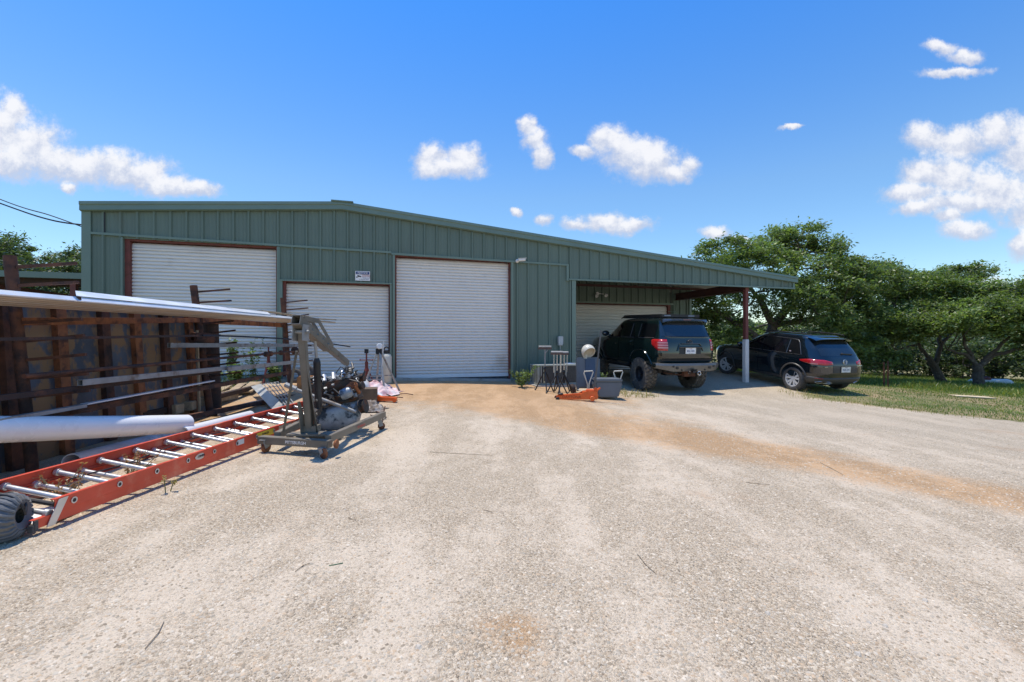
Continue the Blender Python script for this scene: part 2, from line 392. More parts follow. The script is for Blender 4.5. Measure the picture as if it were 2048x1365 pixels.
gravelM = bpy.data.materials.new('gravel_ground'); gravelM.use_nodes = True
t = NT(gravelM.node_tree); gravelM.node_tree.nodes.clear()
o_ = t.n('ShaderNodeOutputMaterial'); b_ = t.n('ShaderNodeBsdfPrincipled'); t.l(b_.outputs[0], o_.inputs[0])
b_.inputs['Roughness'].default_value = .95; b_.inputs['Specular IOR Level'].default_value = .2
ob = t.n('ShaderNodeTexCoord').outputs['Object']
at = t.n('ShaderNodeAttribute', attribute_name='tint'); sc_ = t.n('ShaderNodeSeparateColor'); t.l(at.outputs[0], sc_.inputs[0])
dirt, grs, grey = sc_.outputs[0], sc_.outputs[1], sc_.outputs[2]
n1 = t.noise(ob, .9, 6, .6); n2 = t.noise(ob, 5, 6, .65); n3 = t.noise(ob, 30, 5, .7)
def voro(scale, out='Color', rnd=1.):
    v_ = t.n('ShaderNodeTexVoronoi'); t.l(ob, v_.inputs['Vector']); v_.inputs['Scale'].default_value = scale; v_.inputs['Randomness'].default_value = rnd
    return v_
vA = voro(100); vB = voro(210); vC = voro(24)
def cellval(v_): s_ = t.n('ShaderNodeSeparateColor'); t.l(v_.outputs['Color'], s_.inputs[0]); return s_.outputs
stops = [(0, (.17,.135,.105)), (.16, (.33,.27,.205)), (.4, (.51,.44,.35)), (.62, (.56,.485,.395)), (.8, (.46,.42,.365)), (.93, (.68,.62,.54)), (1, (.78,.73,.66))]
stA = t.ramp(cellval(vA)[0], stops); stB = t.ramp(cellval(vB)[1], stops)
stone = t.mix(1, t.mix(.5, stA, stB), (1.20, 1.10, .945), 'MULTIPLY')
stone = t.mix(t.m('MULTIPLY', grey, .8), stone, t.mix(1, stone, (.93, .965, 1.0), 'MULTIPLY'))
# sandy patches stretched along the wheel tracks
mp = t.n('ShaderNodeMapping'); t.l(ob, mp.inputs[0]); mp.inputs['Rotation'].default_value = (0, 0, R(18)); mp.inputs['Scale'].default_value = (1.5, .5, 1)
sandn = t.m('ADD', t.noise(mp.outputs[0], .95, 7, .62), t.m('MULTIPLY', t.m('SUBTRACT', n3, .5), .25))
sand = t.m('MULTIPLY', t.rng(t.m('ADD', sandn, t.m('MULTIPLY', t.m('SUBTRACT', n2, .5), .35)), .42, .64, 0, 1, True), t.rng(grey, 0, 1, .76, .40))
sandc = t.mix(n3, (.58,.475,.35), (.67,.56,.43))
c_ = t.mix(sand, stone, sandc)
df = t.rng(t.m('ADD', t.m('ADD', dirt, t.m('MULTIPLY', t.m('SUBTRACT', n3, .5), .7)), t.m('ADD', t.m('MULTIPLY', t.m('SUBTRACT', n2, .5), 1.0), t.m('MULTIPLY', t.m('SUBTRACT', n1, .5), 1.0))), .12, .78, 0, 1, True)
dirtc = t.mix(n2, (.45,.245,.10), (.60,.36,.175))
c_ = t.mix(t.m('MULTIPLY', df, t.rng(n3, .3, .75, .95, .45)), c_, dirtc)
rp = t.rng(n1, .60, .72, 0, .5, True); c_ = t.mix(rp, c_, (.47,.32,.20))
gf = t.rng(t.m('ADD', grs, t.m('MULTIPLY', t.m('SUBTRACT', n2, .5), 1.5)), .4, .62, 0, 1, True)
gc = t.mix(t.rng(n1, .35, .6), t.mix(n3, (.10,.14,.035), (.19,.21,.08)), t.mix(n3, (.30,.22,.11), (.46,.36,.21)))
c_ = t.mix(gf, c_, gc)
t.l(c_, b_.inputs['Base Color'])
hA = t.rng(vA.outputs['Distance'], 0, .7, 1, 0); hB = t.rng(vB.outputs['Distance'], 0, .7, 1, 0)
hh = t.m('ADD', t.m('MULTIPLY', hA, cellval(vA)[1]), t.m('MULTIPLY', hB, .35))
hh = t.m('MULTIPLY', hh, t.rng(sand, 0, 1, 1, .25)); hh = t.m('ADD', hh, t.m('MULTIPLY', n3, .5))
bn = t.n('ShaderNodeBump'); bn.inputs['Strength'].default_value = 1.; bn.inputs['Distance'].default_value = .013
t.l(hh, bn.inputs['Height']); t.l(bn.outputs[0], b_.inputs['Normal'])
DL = [(-1.4,10.6),(-.3,8.8),(.7,7.2),(2.1,5.7),(3.3,4.25),(4.1,3.4),(6.5,1.2)]
dw = poly_dist(GX, GY, DL); wid = np.interp(GY, [1, 3.4, 5.5, 7.5, 9.5, 11], [.5, .40, .62, 1.0, 2.0, 2.9])
dm = np.clip(1.10 - .60*dw/wid, 0, 1)*np.interp(GX, [.5, 6], [1, .88])
dm = np.maximum(dm, .62*np.clip(1.4-np.hypot(GX-.0, GY-1.80)/.16, 0, 1))
dm = np.maximum(dm, np.clip(1.45-np.hypot((GX+1.0)/3.4, (GY-9.9)/2.3), 0, 1))
leftd = np.clip(1-np.abs(GX+4.3)/1.4, 0, 1)*np.clip((GY-3)/2, 0, 1)*(GY < 11); dm = np.maximum(dm, leftd*.75)
gm = grass_mask(GX, GY); gr_ = np.clip((GX*.9 + GY*.35 - 4.2)/3.5, 0, 1)
tint = np.stack([dm, gm, gr_], -1).reshape(-1, 3)
ground = npmesh('ground', np.stack([GX, GY, GZ], -1).reshape(-1, 3), F_, gravelM, tint=tint); ground['kind'] = 'structure'
ground.data.shade_smooth()

def inview(x, y, m=1.1): return (np.abs(x) < y*1.138*m)
def stones(n, ylo, yhi, smin, smax, name, power=1.):
    y = ylo + (yhi-ylo)*RNG.random(n)**power; x = (RNG.random(n)*2-1)*(y*1.2+.1)
    k = (x > -3.4) | (y > 30); x, y = x[k], y[k]; n = len(x)
    z = Hn(x, y); s = smin + (smax-smin)*RNG.random(n)**3
    base = np.array([(1,0,0),(.5,.87,0),(-.5,.87,0),(-1,0,0),(-.5,-.87,0),(.5,-.87,0),(.35,.3,.62),(-.4,.15,.6),(0,-.4,.55)])
    a = RNG.random(n)*2*PI; ca, sa = np.cos(a), np.sin(a)
    q = base[None]*(1+RNG.normal(0, .18, (n, 9, 3))); q = q*s[:,None,None]*np.stack([1+.5*RNG.random(n), np.ones(n), .5+.5*RNG.random(n)], -1)[:,None,:]
    qx = q[...,0]*ca[:,None]-q[...,1]*sa[:,None]; qy = q[...,0]*sa[:,None]+q[...,1]*ca[:,None]
    V = np.stack([qx+x[:,None], qy+y[:,None], q[...,2]+z[:,None]], -1).reshape(-1, 3)
    fb = np.array([(0,1,6),(1,2,7),(1,7,6),(2,3,7),(3,4,7),(4,8,7),(4,5,8),(5,0,6),(5,6,8),(6,7,8)])
    F = (fb[None]+np.arange(n)[:,None,None]*9).reshape(-1, 3)
    pal = np.array([(1.02,.92,.77),(.86,.74,.59),(1.1,1.01,.89),(.92,.86,.76),(.70,.60,.48),(1.2,1.12,1.0),(1.02,.82,.62)])
    c = pal[RNG.integers(0, 7, n)]*RNG.uniform(.7, 1.15, (n, 1))
    return npmesh(name, V, F, mat('pebble', (.50,.46,.40), .9, var=.08, vs=60, attr='tint'), tint=np.repeat(c, 9, 0))
o = stones(95000, 1.25, 7.0, .0022, .0085, 'gravel', 1.5); tag(o, None, None, kind='stuff'); o['label'] = 'loose gravel scattered over the yard'; o['category'] = 'gravel'
# ------------------------------------------------------------ the metal building
bld = thing('metal_building', B(0, 0, .3), 'long green ribbed metal workshop with white roll up doors and a lean-to carport end', 'building', rz=TH)
def ribbed(s0, s1, zlo, zhi, d, dep=.042, pitch=.305, ph=0.):
    cols = []; k0 = math.floor((s0-ph)/pitch)-1; k1 = math.ceil((s1-ph)/pitch)+1
    for k in range(k0, k1+1):
        c = ph + k*pitch
        cols += [(c-.040, 0), (c-.017, dep), (c+.017, dep), (c+.040, 0)]
        for q in (.115, .19): cols += [(c+q-.014, 0), (c+q-.006, .005), (c+q+.006, .005), (c+q+.014, 0)]
    cols.sort(); pts = [(s0, float(np.interp(s0, [a for a, _ in cols], [b for _, b in cols])))] + [c for c in cols if s0 < c[0] < s1] + [(s1, float(np.interp(s1, [a for a, _ in cols], [b for _, b in cols])))]
    fl = zlo if callable(zlo) else (lambda s: zlo); fh = zhi if callable(zhi) else (lambda s: zhi)
    return [[B(s, d-e, fl(s)) for s, e in pts], [B(s, d-e, fh(s)) for s, e in pts]]
def zr(s): return (4.10 + .42*s/5.07) if s < 5.07 else 4.52-(s-5.07)*.0918
trim = lambda s: 3.475-(s-.2)*.0135 - (.03 if s > 6.2 else 0)
bot = lambda s: zb(s)-.05
m = MB()
m.grid(ribbed(.10, 10.93, lambda s: trim(s)+.02, lambda s: zr(s)-.13, .0)); m.build('gable_wall', green, bld)
m = MB()
tl_ = lambda s: trim(s)-.03
for a_, b_, lo_, hi_ in ((.10,.62,bot,tl_),(.62,3.66,3.395,tl_),(3.66,3.74,bot,tl_),(3.74,6.20,2.625,tl_),(6.20,6.27,bot,3.35),(9.30,11.10,bot,tl_)):
    MB().grid(ribbed(a_, b_, lo_, hi_, 0)).build('wall_panel', green, bld)
m = MB(); m.add([B(.1,.30,.2),B(11,.30,.2),B(11,.30,3.7),B(.1,.30,3.7)],[(0,1,2,3)]); m.build('dark_backing', blackpl, bld)  # unseen black sheet added so no sky light shows through the wall gaps
m = MB(); m.grid(ribbed(10.93, 18.74, 2.93, lambda s: zr(s)-.13, -.012)); m.build('carport_fascia', green, bld)
# rake trim: bent section along the roof edge
m = MB()
def sec(s, k=0):
    z = zr(s); return [B(s, .06, z+.012), B(s, -.122, z+.012), B(s, -.13, z-.03), B(s, -.13, z-.055), B(s, -.112, z-.07), B(s, -.118, z-.17), B(s, -.06, z-.19), B(s, -.035, z-.155)]
for a, b in ((-.06, 5.07), (5.07, 18.86)):
    n = 12; m.grid([sec(a+(b-a)*i/n) if not (i == 0 and a == 5.07) else sec(5.0701) for i in range(n+1)])
for e in (-.06, 18.86): m.add(sec(e), [tuple(range(8))])
m.build('rake_trim', greentrim, bld)
m = MB(); m.box(B(5.07, -.06, zr(5.07)+.012), (.5, .2, .03), Matrix.Rotation(TH, 3, 'Z')); m.build('ridge_cap', greentrim, bld, bevel=.008)
# flat trims
RZ = Matrix.Rotation(TH, 3, 'Z')
def bb(m, s0, s1, d0, d1, z0, z1): return m.box(B((s0+s1)/2, (d0+d1)/2, (z0+z1)/2), (abs(s1-s0), abs(d1-d0), abs(z1-z0)), RZ)
m = MB()
bb(m, -.06, .10, -.045, .10, zb(0)-.15, 4.0)                                  # corner trims
m.bar(B(.10, -.028, trim(.1)-.005), B(6.2, -.028, trim(6.19)-.005), .05, .05); m.bar(B(6.2, -.028, trim(6.21)-.005), B(10.90, -.028, trim(10.9)-.005), .05, .05)
bb(m, 10.86, 10.93, -.05, .02, 2.86, trim(10.9)+.02); m.bar(B(10.93, -.03, 2.90), B(18.80, -.03, 2.90), .075, .045)
bb(m, 11.02, 11.14, -.047, .05, zb(11)-.05, 2.875); bb(m, 18.73, 18.80, -.05, .04, 2.92, zr(18.7)-.16)
m.bar(B(3.70, -.04, 2.615), B(6.22, -.04, 2.615), .04, .035)
for s0, s1, zt in ((.60, .66, 3.42), (3.64, 3.70, 3.38), (6.235, 6.29, 3.34), (9.28, 9.34, 3.31), (6.17, 6.21, 2.62), (3.70, 3.755, 2.60)): bb(m, s0, s1, -.042, .16, zb(s0)-.06, zt)
m.build('wall_trim', greentrim, bld)
m = MB()                                                                       # bits of flashing curled off behind the corner
bb(m, .30, .34, -.034, .01, 3.50, 3.93); m.build('panel_gap', blackpl, bld)
def rolldoor(s0, s1, z0, z1, d=.13, jw=.05, name='roll_up_door', dd=0, pitch=.077):
    m = MB(); prof = [(0, z1-.10), (0, z0+.06)]; z = z1-.10; rows = []
    while z > z0+.07:
        for q, e in ((0, .034), (.13, .034), (.22, .004), (.36, -.002), (.55, -.003), (.74, -.002), (.86, .004)):
            rows.append((z-q*pitch, e))
        z -= pitch
    dr = m.grid([[B(s0, d+e+dd, zz), B(s1, d+e+dd, zz)] for zz, e in rows]).build(name, white_slat, bld)
    m = MB(); rr = []
    for k in range(13): a = PI*.5*k/12; rr.append([B(s0, d+dd+.10-.10*math.sin(a), z1+.0-.11+.11*math.cos(a)), B(s1, d+dd+.10-.10*math.sin(a), z1-.11+.11*math.cos(a))])
    m.grid(rr).build('door_drum', white_slat, dr)
    m = MB(); bb(m, s0, s1, d-.02+dd, d+.03+dd, z0+.018, z0+.062); m.build('bottom_bar', white_slat, dr)
    m = MB(); bb(m, s0+.01, s1-.01, d-.008+dd, d+.02+dd, z0-.02, z0+.018); m.build('rubber_seal', rubber, dr)
    m = MB(); bb(m, s0-jw, s0+.012, d-.09+dd, d+.16+dd, z0-.05, z1+.05); bb(m, s1-.012, s1+jw, d-.09+dd, d+.16+dd, z0-.05, z1+.05); bb(m, s0+.012, s1-.012, d-.09+dd, d+.17+dd, z1+.005, z1+.05)
    m.build('door_frame', redsteel, dr); return dr
rolldoor(.74, 3.62, .40, 3.36, jw=.085); rolldoor(3.80, 6.15, .33, 2.58); rolldoor(6.315, 9.255, .24, 3.31, jw=.03)
# slab edge
m = MB(); m.prism([B(-.02, -.012, .1), B(-.02, -.012, zb(0)-.02), B(11.12, -.012, zb(11.1)-.02), B(11.12, -.012, -.4)], B(0, .5, 0)-B(0, 0, 0)); m.build('slab', concrete, bld)
# roof sheets, side and back walls
m = MB()
m.add([B(-.1, -.08, zr(0)), B(5.07, -.08, zr(5.07)-.005), B(5.07, 13, zr(5.07)-.005), B(-.1, 13, zr(0)), B(18.86, -.08, zr(18.86)-.005), B(18.86, 13, zr(18.86)-.005)], [(0,1,2,3),(1,4,5,2)])
m.build('roof', greentrim, bld)
m = MB(); m.add([B(11.2, .02, zr(11.2)-.11), B(18.80, .02, zr(18.8)-.11), B(18.80, 12.9, zr(18.8)-.11), B(11.2, 12.9, zr(11.2)-.11)], [(0,1,2,3)]); m.build('carport_ceiling', mat('ceiling_panel', (.72,.70,.66), .6), bld)
m = MB()
bb(m, -.0, .06, .05, 12.9, .0, 4.0); m.build('side_wall', green, bld); m = MB(); bb(m, .1, 11, 12.8, 12.9, 0, 4.0); m.build('back_wall', green, bld); m = MB(); bb(m, 11.0, 11.08, .05, 3.5, 0, 3.75); m.build('side_wall', green, bld)
DB = 3.62
m = MB(); m.grid(ribbed(11.08, 12.0, -.1, 3.72, DB, ph=.1)); m.grid(ribbed(12.0, 16.72, 2.66, 3.55, DB, ph=.1)); m.grid(ribbed(16.82, 17.62, -.2, 3.36, DB, ph=.1)); m.build('carport_back_wall', green, bld)
m = MB(); bb(m, 17.58, 17.68, DB-.05, DB+.1, -.3, 3.3); bb(m, 12.0, 16.85, DB-.045, DB+.02, 2.60, 2.66); m.build('corner_trim', greentrim, bld)
m = MB(); bb(m, 17.60, 17.66, DB+.1, 12.9, -.3, 3.25); m.build('end_wall', green, bld)
rolldoor(12.05, 16.66, .12, 2.57, d=.10, jw=.09, dd=DB, pitch=.12)
m = MB(); bb(m, 16.98, 17.10, .06, DB-.02, 2.80, 3.02); bb(m, 16.90, 17.18, .06, DB-.02, 2.785, 2.80); bb(m, 16.90, 17.18, .06, DB-.02, 3.02, 3.035)
for d_ in (3.2,): bb(m, 11.2, 18.7, d_, d_+.06, 3.16, 3.24)
m.build('carport_beam', mat('beam_brown', (.075,.028,.024), .6, 0, .2, 5), bld)
c_b = B(17.0, .10, 0)
m = MB(); bb(m, 16.945, 17.065, .04, .16, 1.25, 2.90); m.build('carport_column', redsteel, bld, bevel=.01)
m = MB(); bb(m, 16.935, 17.075, .03, .17, -.25, 1.25); m.build('column_sleeve', whitepaint, bld, bevel=.01)
m = MB(); m.tube([B(17.2, DB-.05, 3.2), B(17.2, DB-.06, 2.9), B(17.0, DB-.06, 2.75), B(16.95, DB-.06, 2.5), B(16.95, DB-.06, 2.35), B(16.6, DB-.06, 2.34)], .012, 6); m.build('conduit', greentrim, bld)
# fixtures on the walls
def wallbox(s, z): return B(s, -.04, z)
sg = thing('notice_sign', B(5.52, -.045, 2.79), 'small white and blue NOTICE sign with a camera symbol above the middle roll up door', 'sign', rz=TH)
m = MB(); bb(m, 5.36, 5.70, -.052, -.046, 2.665, 2.895); m.build('board', whitesht, sg)
m = MB(); bb(m, 5.375, 5.685, -.056, -.0525, 2.815, 2.88); m.build('header', bluetxt, sg)
def wt(body, size, s, z, mt, off=-.058, sx=1): return text(body, size, frame(B(s, off, z), B(1,0,0)-B(0,0,0), (0,0,1)), mt, 'lettering', sg, .001, sx=sx)
wt('NOTICE', .058, 5.53, 2.848, whitesht, sx=1.1); wt('THIS PROPERTY', .026, 5.605, 2.795, redtxt, -.0535); wt('IS UNDER VIDEO', .026, 5.605, 2.765, redtxt, -.0535); wt('SURVEILLANCE', .024, 5.61, 2.73, bluetxt, -.0535); wt('24 HOUR RECORDING', .022, 5.56, 2.695, bluetxt, -.0535)
m = MB(); m.bar(B(5.41, -.055, 2.785), B(5.49, -.055, 2.76), .006, .028); m.bar(B(5.40, -.055, 2.745), B(5.45, -.055, 2.765), .006, .012); bb(m, 5.385, 5.40, -.057, -.053, 2.73, 2.76); m.build('camera_symbol', blacktxt, sg)
cc = thing('security_camera', B(9.5, -.05, 3.34), 'white bullet security camera beside the tall middle roll up door', 'camera', rz=TH)
m = MB(); m.lathe([(0,0),(.045,0),(.05,.03),(.03,.05),(0,.05)], B(9.44, -.05, 3.33), (B(0,-1,0)-B(0,0,0)), 16); m.build('mount', whitepaint, cc, True)
m = MB(); m.bar(B(9.44, -.09, 3.335), B(9.46, -.16, 3.345), .025); m.tube([B(9.44, -.18, 3.335), B(9.62, -.21, 3.35)], .038, 14); m.build('body', whitepaint, cc, True)
m = MB(); m.bar(B(9.43, -.185, 3.372), B(9.65, -.215, 3.39), .085, .008); m.build('sunshade', whitepaint, cc)
eb = thing('electrical_box', B(10.66, -.05, 1.1), 'small pale grey electrical disconnect box on the green wall above the air conditioner', 'electrical box', rz=TH)
m = MB(); bb(m, 10.60, 10.72, -.13, -.034, 1.08, 1.33); m.build('box', mat('pale_grey', (.42,.44,.43), .5), eb, bevel=.008)
m = MB(); bb(m, 10.595, 10.725, -.135, -.13, 1.12, 1.325); m.build('cover', mat('pale_grey', (.42,.44,.43)), eb)
m = MB(); m.tube([B(10.66, -.08, 1.08), B(10.66, -.08, .35)], .014, 8); m.build('conduit', acgrey, eb)
fl = thing('flood_light', B(13.6, DB-.06, 2.9), 'twin head flood light on the shaded wall above the carport door', 'light', rz=TH)
m = MB(); m.lathe([(0,0),(.06,0),(.06,.03),(0,.035)], B(13.6, DB-.04, 2.95), B(0,-1,0)-B(0,0,0), 16); m.tube([B(13.6,DB-.07,2.95), B(13.52,DB-.14,2.92)], .015, 6); m.tube([B(13.6,DB-.07,2.95), B(13.82,DB-.12,2.93)], .015, 6); m.build('bracket', whitepaint, fl)
for q, e in ((13.5, 2.90), (13.88, 2.93)):
    m = MB(); m.lathe([(0,0),(.03,0),(.045,.05),(.065,.12),(.062,.125),(0,.1)], B(q, DB-.14, e), Vector((.1,-.8,-.5)), 16); m.build('lamp_head', whitepaint, fl, True)
wl = MB(); wl.lathe([(0,0),(.07,0),(.06,.08),(0,.1)], B(15.2, DB-.05, 3.30), (0,0,-1), 14); tag(wl.build('wall_light', redsteel, smooth=True), 'small brown dome lamp high on the carport wall', 'light')
# neighbouring lean-to on the left
cp = thing('carport', B(-4, 2.6, .5), 'low green trimmed open carport roof showing behind the left end of the workshop', 'carport', rz=TH)
m = MB(); bb(m, -9, -.07, 2.45, 2.55, 2.78, 2.93); m.build('fascia', greentrim, cp)
m = MB(); m.add([B(-9, 2.5, 2.90), B(-.07, 2.5, 2.93), B(-.07, 8.5, 3.45), B(-9, 8.5, 3.42)], [(0,1,2,3)]); m.build('roof', tanpanel, cp)
m = MB()
for k in range(5): bb(m, -9, -.07, 2.7+k*1.2, 2.76+k*1.2, 2.66+k*.10, 2.84+k*.10)
m.build('purlin', darkrust, cp)
m = MB(); bb(m, -3.6, -3.48, 2.5, 8.4, 2.50, 2.66); m.build('beam', redsteel, cp)
for s_ in (-1.62, -5.2):
    m = MB(); bb(m, s_-.06, s_+.06, 2.56, 2.68, .3, 2.66); m.build('post', redsteel, cp)
def cab(pts, r=.012):
    pts = [Vector(p) for p in pts]; out = []
    for i in range(25):
        t_ = i/24*(len(pts)-1); k = min(int(t_), len(pts)-2); f = t_-k
        p0, p1, p2, p3 = pts[max(k-1,0)], pts[k], pts[k+1], pts[min(k+2, len(pts)-1)]
        out.append(.5*((2*p1)+(p2-p0)*f+(2*p0-5*p1+4*p2-p3)*f*f+(3*p1-p0-3*p2+p3)*f**3))
    return MB().tube(out, r, 6)
tag(cab([P(172,457,9.6), P(100,431,9.8), P(0,399,10.2), P(-260,290,11)]).build('power_cable', cable, smooth=True), 'uppermost black service cable running to the building corner, sagging least', 'cable', 'service cables to the workshop')
tag(cab([P(172,451,9.6), P(100,440,9.8), P(0,407,10.2), P(-260,310,11)], .016).build('power_cable', cable, smooth=True), 'thicker black service cable crossing the thin one before the building corner', 'cable', 'service cables to the workshop')
tag(cab([P(60,490,24), P(15,467,22), P(0,462,21), P(-100,420,18)]).build('power_cable', cable, smooth=True), 'faint lowest cable over the trees at the left edge of the picture', 'cable')

# ------------------------------------------------------------ the steel storage rack and what lies on it
rack = thing('storage_rack', (-4.3, 6.2, .15), 'rusty pipe storage rack with leaning posts and rows of short arms', 'rack')
posts = [((-3.94,3.70), (-4.13,3.70), 1.90), ((-4.36,6.50), (-4.60,6.50), 2.0), ((-4.53,9.2), (-4.69,9.2), 2.08)]
UX = Vector((.985, .1, 0))
def post_at(k, z): (bx, by), (tx, ty), zt = posts[k]; z0 = H(bx, by); f = (z-z0)/(zt-z0); return Vector((bx+(tx-bx)*f, by+(ty-by)*f, z))
PR = (.041, .048, .047)
for k, ((bx, by), (tx, ty), zt) in enumerate(posts):
    m = MB(); m.pipe(post_at(k, H(bx,by)-.1), post_at(k, zt), PR[k], PR[k]-.006, 18, 4); po = m.build('post', rust, rack, True)
    for i in range(9):
        z = zt-.09-.153*i*(1 if k else 1); a = post_at(k, z) + UX*.05; j = random.uniform(-.015, .02)
        m = MB(); m.bar(a, a + UX*.43 + Vector((0, .02, .045+j)), .024, .024); m.build('arm', rust, po)
m = MB(); m.bar(post_at(0,1.36)+UX*.04, post_at(1,1.50)+UX*.03+Vector((0,-.05,0)), .05, .065); m.build('brace', rustor, rack, bevel=.003)
m = MB(); m.bar(post_at(1,1.50)+UX*.04, post_at(2,1.52), .05, .085); m.build('brace', rustor, rack, bevel=.003)
m = MB(); m.bar(post_at(0,.44), post_at(0,.44)-Vector((.0,1.5,-.03)), .06, .08); m.build('brace', darkrust, rack)
def RK(px, py, q, Y=None):
    r = (px-1024)/900; Y = (-3.57+q)/(r+.1) if Y is None else Y
    return Vector((r*Y, Y, 1.2-(py-682.5)/900*Y))
ARM = lambda y, q, lev: None
def shelf_pt(Y, q, z):   # point on the tilted plane of the arms
    x = -4.02-.105*(Y-3.7)-.03; return Vector((x+q, Y, z+q*.10))
# corrugated sheets
def sheet(Ya, Yb, za, zb_, q0, q1, name, label, mt, amp=.012, lip=0):
    m = MB(); n = 40; rows = []
    for j in (0, 1):
        Y = (Ya, Yb)[j]; z = (za, zb_)[j]; row = []
        for i in range(n+1):
            q = q0+(q1-q0)*i/n; e = amp*(1 if (i % 8) in (2,3,4) else 0); row.append(shelf_pt(Y, q, z+e))
        if lip: row.append(shelf_pt(Y, q1+.01, z-lip))
        rows.append(row)
    m.grid(rows); o = m.build(name, mt)
    md = o.modifiers.new('s', 'SOLIDIFY'); md.thickness = .002
    return tag(o, label, 'metal sheet', 'metal sheets laid on the rack')
sheet(2.2, 9.3, 1.455, 1.575, .02, .44, 'metal_sheet', 'lowest pale corrugated sheet on the rack, its tan underside showing at the left edge', tanpanel)
sheet(2.6, 9.35, 1.465, 1.58, .05, .42, 'metal_sheet', 'middle corrugated sheet of the stack on the rack, ending at the third post', galv, .012)
m = MB()
def edge(Y, z, h): return [shelf_pt(Y, .40, z+.004), shelf_pt(Y, .445, z), shelf_pt(Y, .45, z+.008), shelf_pt(Y, .415, z+.046), shelf_pt(Y, .33, z+.05)]
m.grid([edge(2.2+i*.70, 1.455+i*.0125, 0) for i in range(11)])
o = m.build('metal_trim', galv); tag(o, 'long bright galvanised edge trim lying along the outer tips of the rack arms', 'metal trim'); md = o.modifiers.new('s', 'SOLIDIFY'); md.thickness = .002
m = MB(); a0, b0 = RK(150,583,.30), RK(530,625,.30)
m.add([shelf_pt(3.75,.425,1.535), shelf_pt(7.5,.425,1.60), shelf_pt(7.9,.20,1.69), shelf_pt(4.0,.20,1.628)], [(0,1,2,3)])
o = m.build('metal_sheet', galv); tag(o, 'bright white sheet tilted up on top of the stack, seam near the second post', 'metal sheet', 'metal sheets laid on the rack'); md = o.modifiers.new('s', 'SOLIDIFY'); md.thickness = .003
m = MB(); m.bar(P(520,622,8.3), P(612,634,9.35), .16, .02); tag(m.build('board', wood), 'short weathered board on top of the sheets near the third post', 'board')
m = MB(); m.bar(P(602,640,9.2), P(668,645,10.2), .09, .02); m.bar(P(600,636,9.2), P(672,640,10.35), .03, .02); tag(m.build('board', wood), 'thin split board sticking out past the third rack post', 'board')
def stock(name, a, b, wd, ht, mt, label, cat, rnd=False, seg=6, sag=.0, extra=None, hollow=False):
    m = MB(); P_ = [a.lerp(b, i/seg)+Vector((0,0,-sag*math.sin(PI*i/seg))) for i in range(seg+1)]
    if rnd and hollow: m.pipe(a, b, wd/2, wd/2*.85, 18)
    elif rnd: m.tube(P_, wd/2, 12)
    elif hollow:
        d = (b-a).normalized(); x = d.cross(Vector((0,0,1))).normalized(); u = x.cross(d); th = .005
        for sx, sz_, w_, h_ in ((0,1,wd,th),(0,-1,wd,th),(1,0,th,ht-2*th),(-1,0,th,ht-2*th)):
            off = x*sx*(wd-th)/2+u*sz_*(ht-th)/2; m.bar(a+off, b+off, w_, h_)
    else:
        for p, q in zip(P_[:-1], P_[1:]): m.bar(p, q, wd, ht)
    if extra: extra(m)
    return tag(m.build(name, mt, smooth=rnd), label, cat, 'steel stock lying on the rack arms')
stock('steel_bar', RK(-60,680,.30), RK(440,671,.30), .02, .024, darkrust, 'thin black bar on the fifth row of arms, reaching the left edge', 'steel bar')
stock('steel_bar', RK(405,671,.34), RK(700,694,.34,10.2), .022, .022, mat('blueblack', (.02,.025,.04), .5, .3), 'thin blue-black bar starting at the second post and sagging past the hoist', 'steel bar', seg=8, sag=-.05)
stock('square_tube', RK(338,691,.40,5.45), RK(640,691,.40,9.9), .04, .058, galvdull, 'dark square tube with open end, level with the middle arms', 'steel tube', hollow=True)
def knobs(m):
    for px, py in ((532,709),(541,708),(562,706)): m.ball(RK(px, py, .33, None), .045)
    m.ball(RK(590,702,.33), .075, 12, 8)
stock('steel_pipe', RK(48,753,.28), RK(592,703,.33), .036, .036, rust, 'rusty pipe with round weld lumps and a ball end beyond the third post', 'pipe', rnd=True, extra=knobs)
def cpl(m): m.lathe([(.0,0),(.05,0),(.06,.05),(.06,.2),(.045,.24),(0,.24)], RK(385,676,.2,6.3), (.2,1,0), 14)
m = MB(); m.lathe([(.03,0),(.075,0),(.08,.04),(.08,.26),(.06,.30),(.03,.30)], RK(385,677,.2,6.0), (.25,1,-.02), 18); tag(m.build('pipe_coupling', rust, smooth=True), 'short fat rusty pipe coupling wedged beside the second post', 'pipe fitting')
stock('square_tube', RK(160,766,.32), RK(478,734,.32), .045, .05, galvdull, 'grey square tube with open near end, rising to the right', 'steel tube', hollow=True)
stock('flat_bar', RK(455,739,.38), RK(612,722,.38), .02, .06, galvdull, 'pale flat bar continuing past the third post behind the hoist', 'steel bar')
stock('angle_iron', RK(-40,801,.27), RK(440,742,.27), .045, .04, darkrust, 'brown angle iron below the grey square tube', 'angle iron')
stock('angle_iron', RK(-60,852,.33), RK(168,812,.33), .05, .028, galvdull, 'pale worn flat at the lower left resting on the lowest arm', 'steel bar')
stock('channel_iron', RK(60,838,.25), RK(578,745,.25), .05, .055, rust, 'long rusty channel on the bottom arms running to the foot of the third post', 'channel iron')
stock('flat_bar', RK(168,809,.30), RK(425,762,.30), .06, .012, galv, 'shiny narrow strip lying on the rusty channel', 'steel bar')
stock('channel_iron', P(280,832,5.3), P(520,772,8.9), .09, .07, darkrust, 'dark channel lowest under the rack beside the pallet wood', 'channel iron')
stock('channel_iron', P(300,850,5.0), P(640,782,9.8), .08, .06, rust, 'rusty beam on the ground behind the grey pipe', 'channel iron')
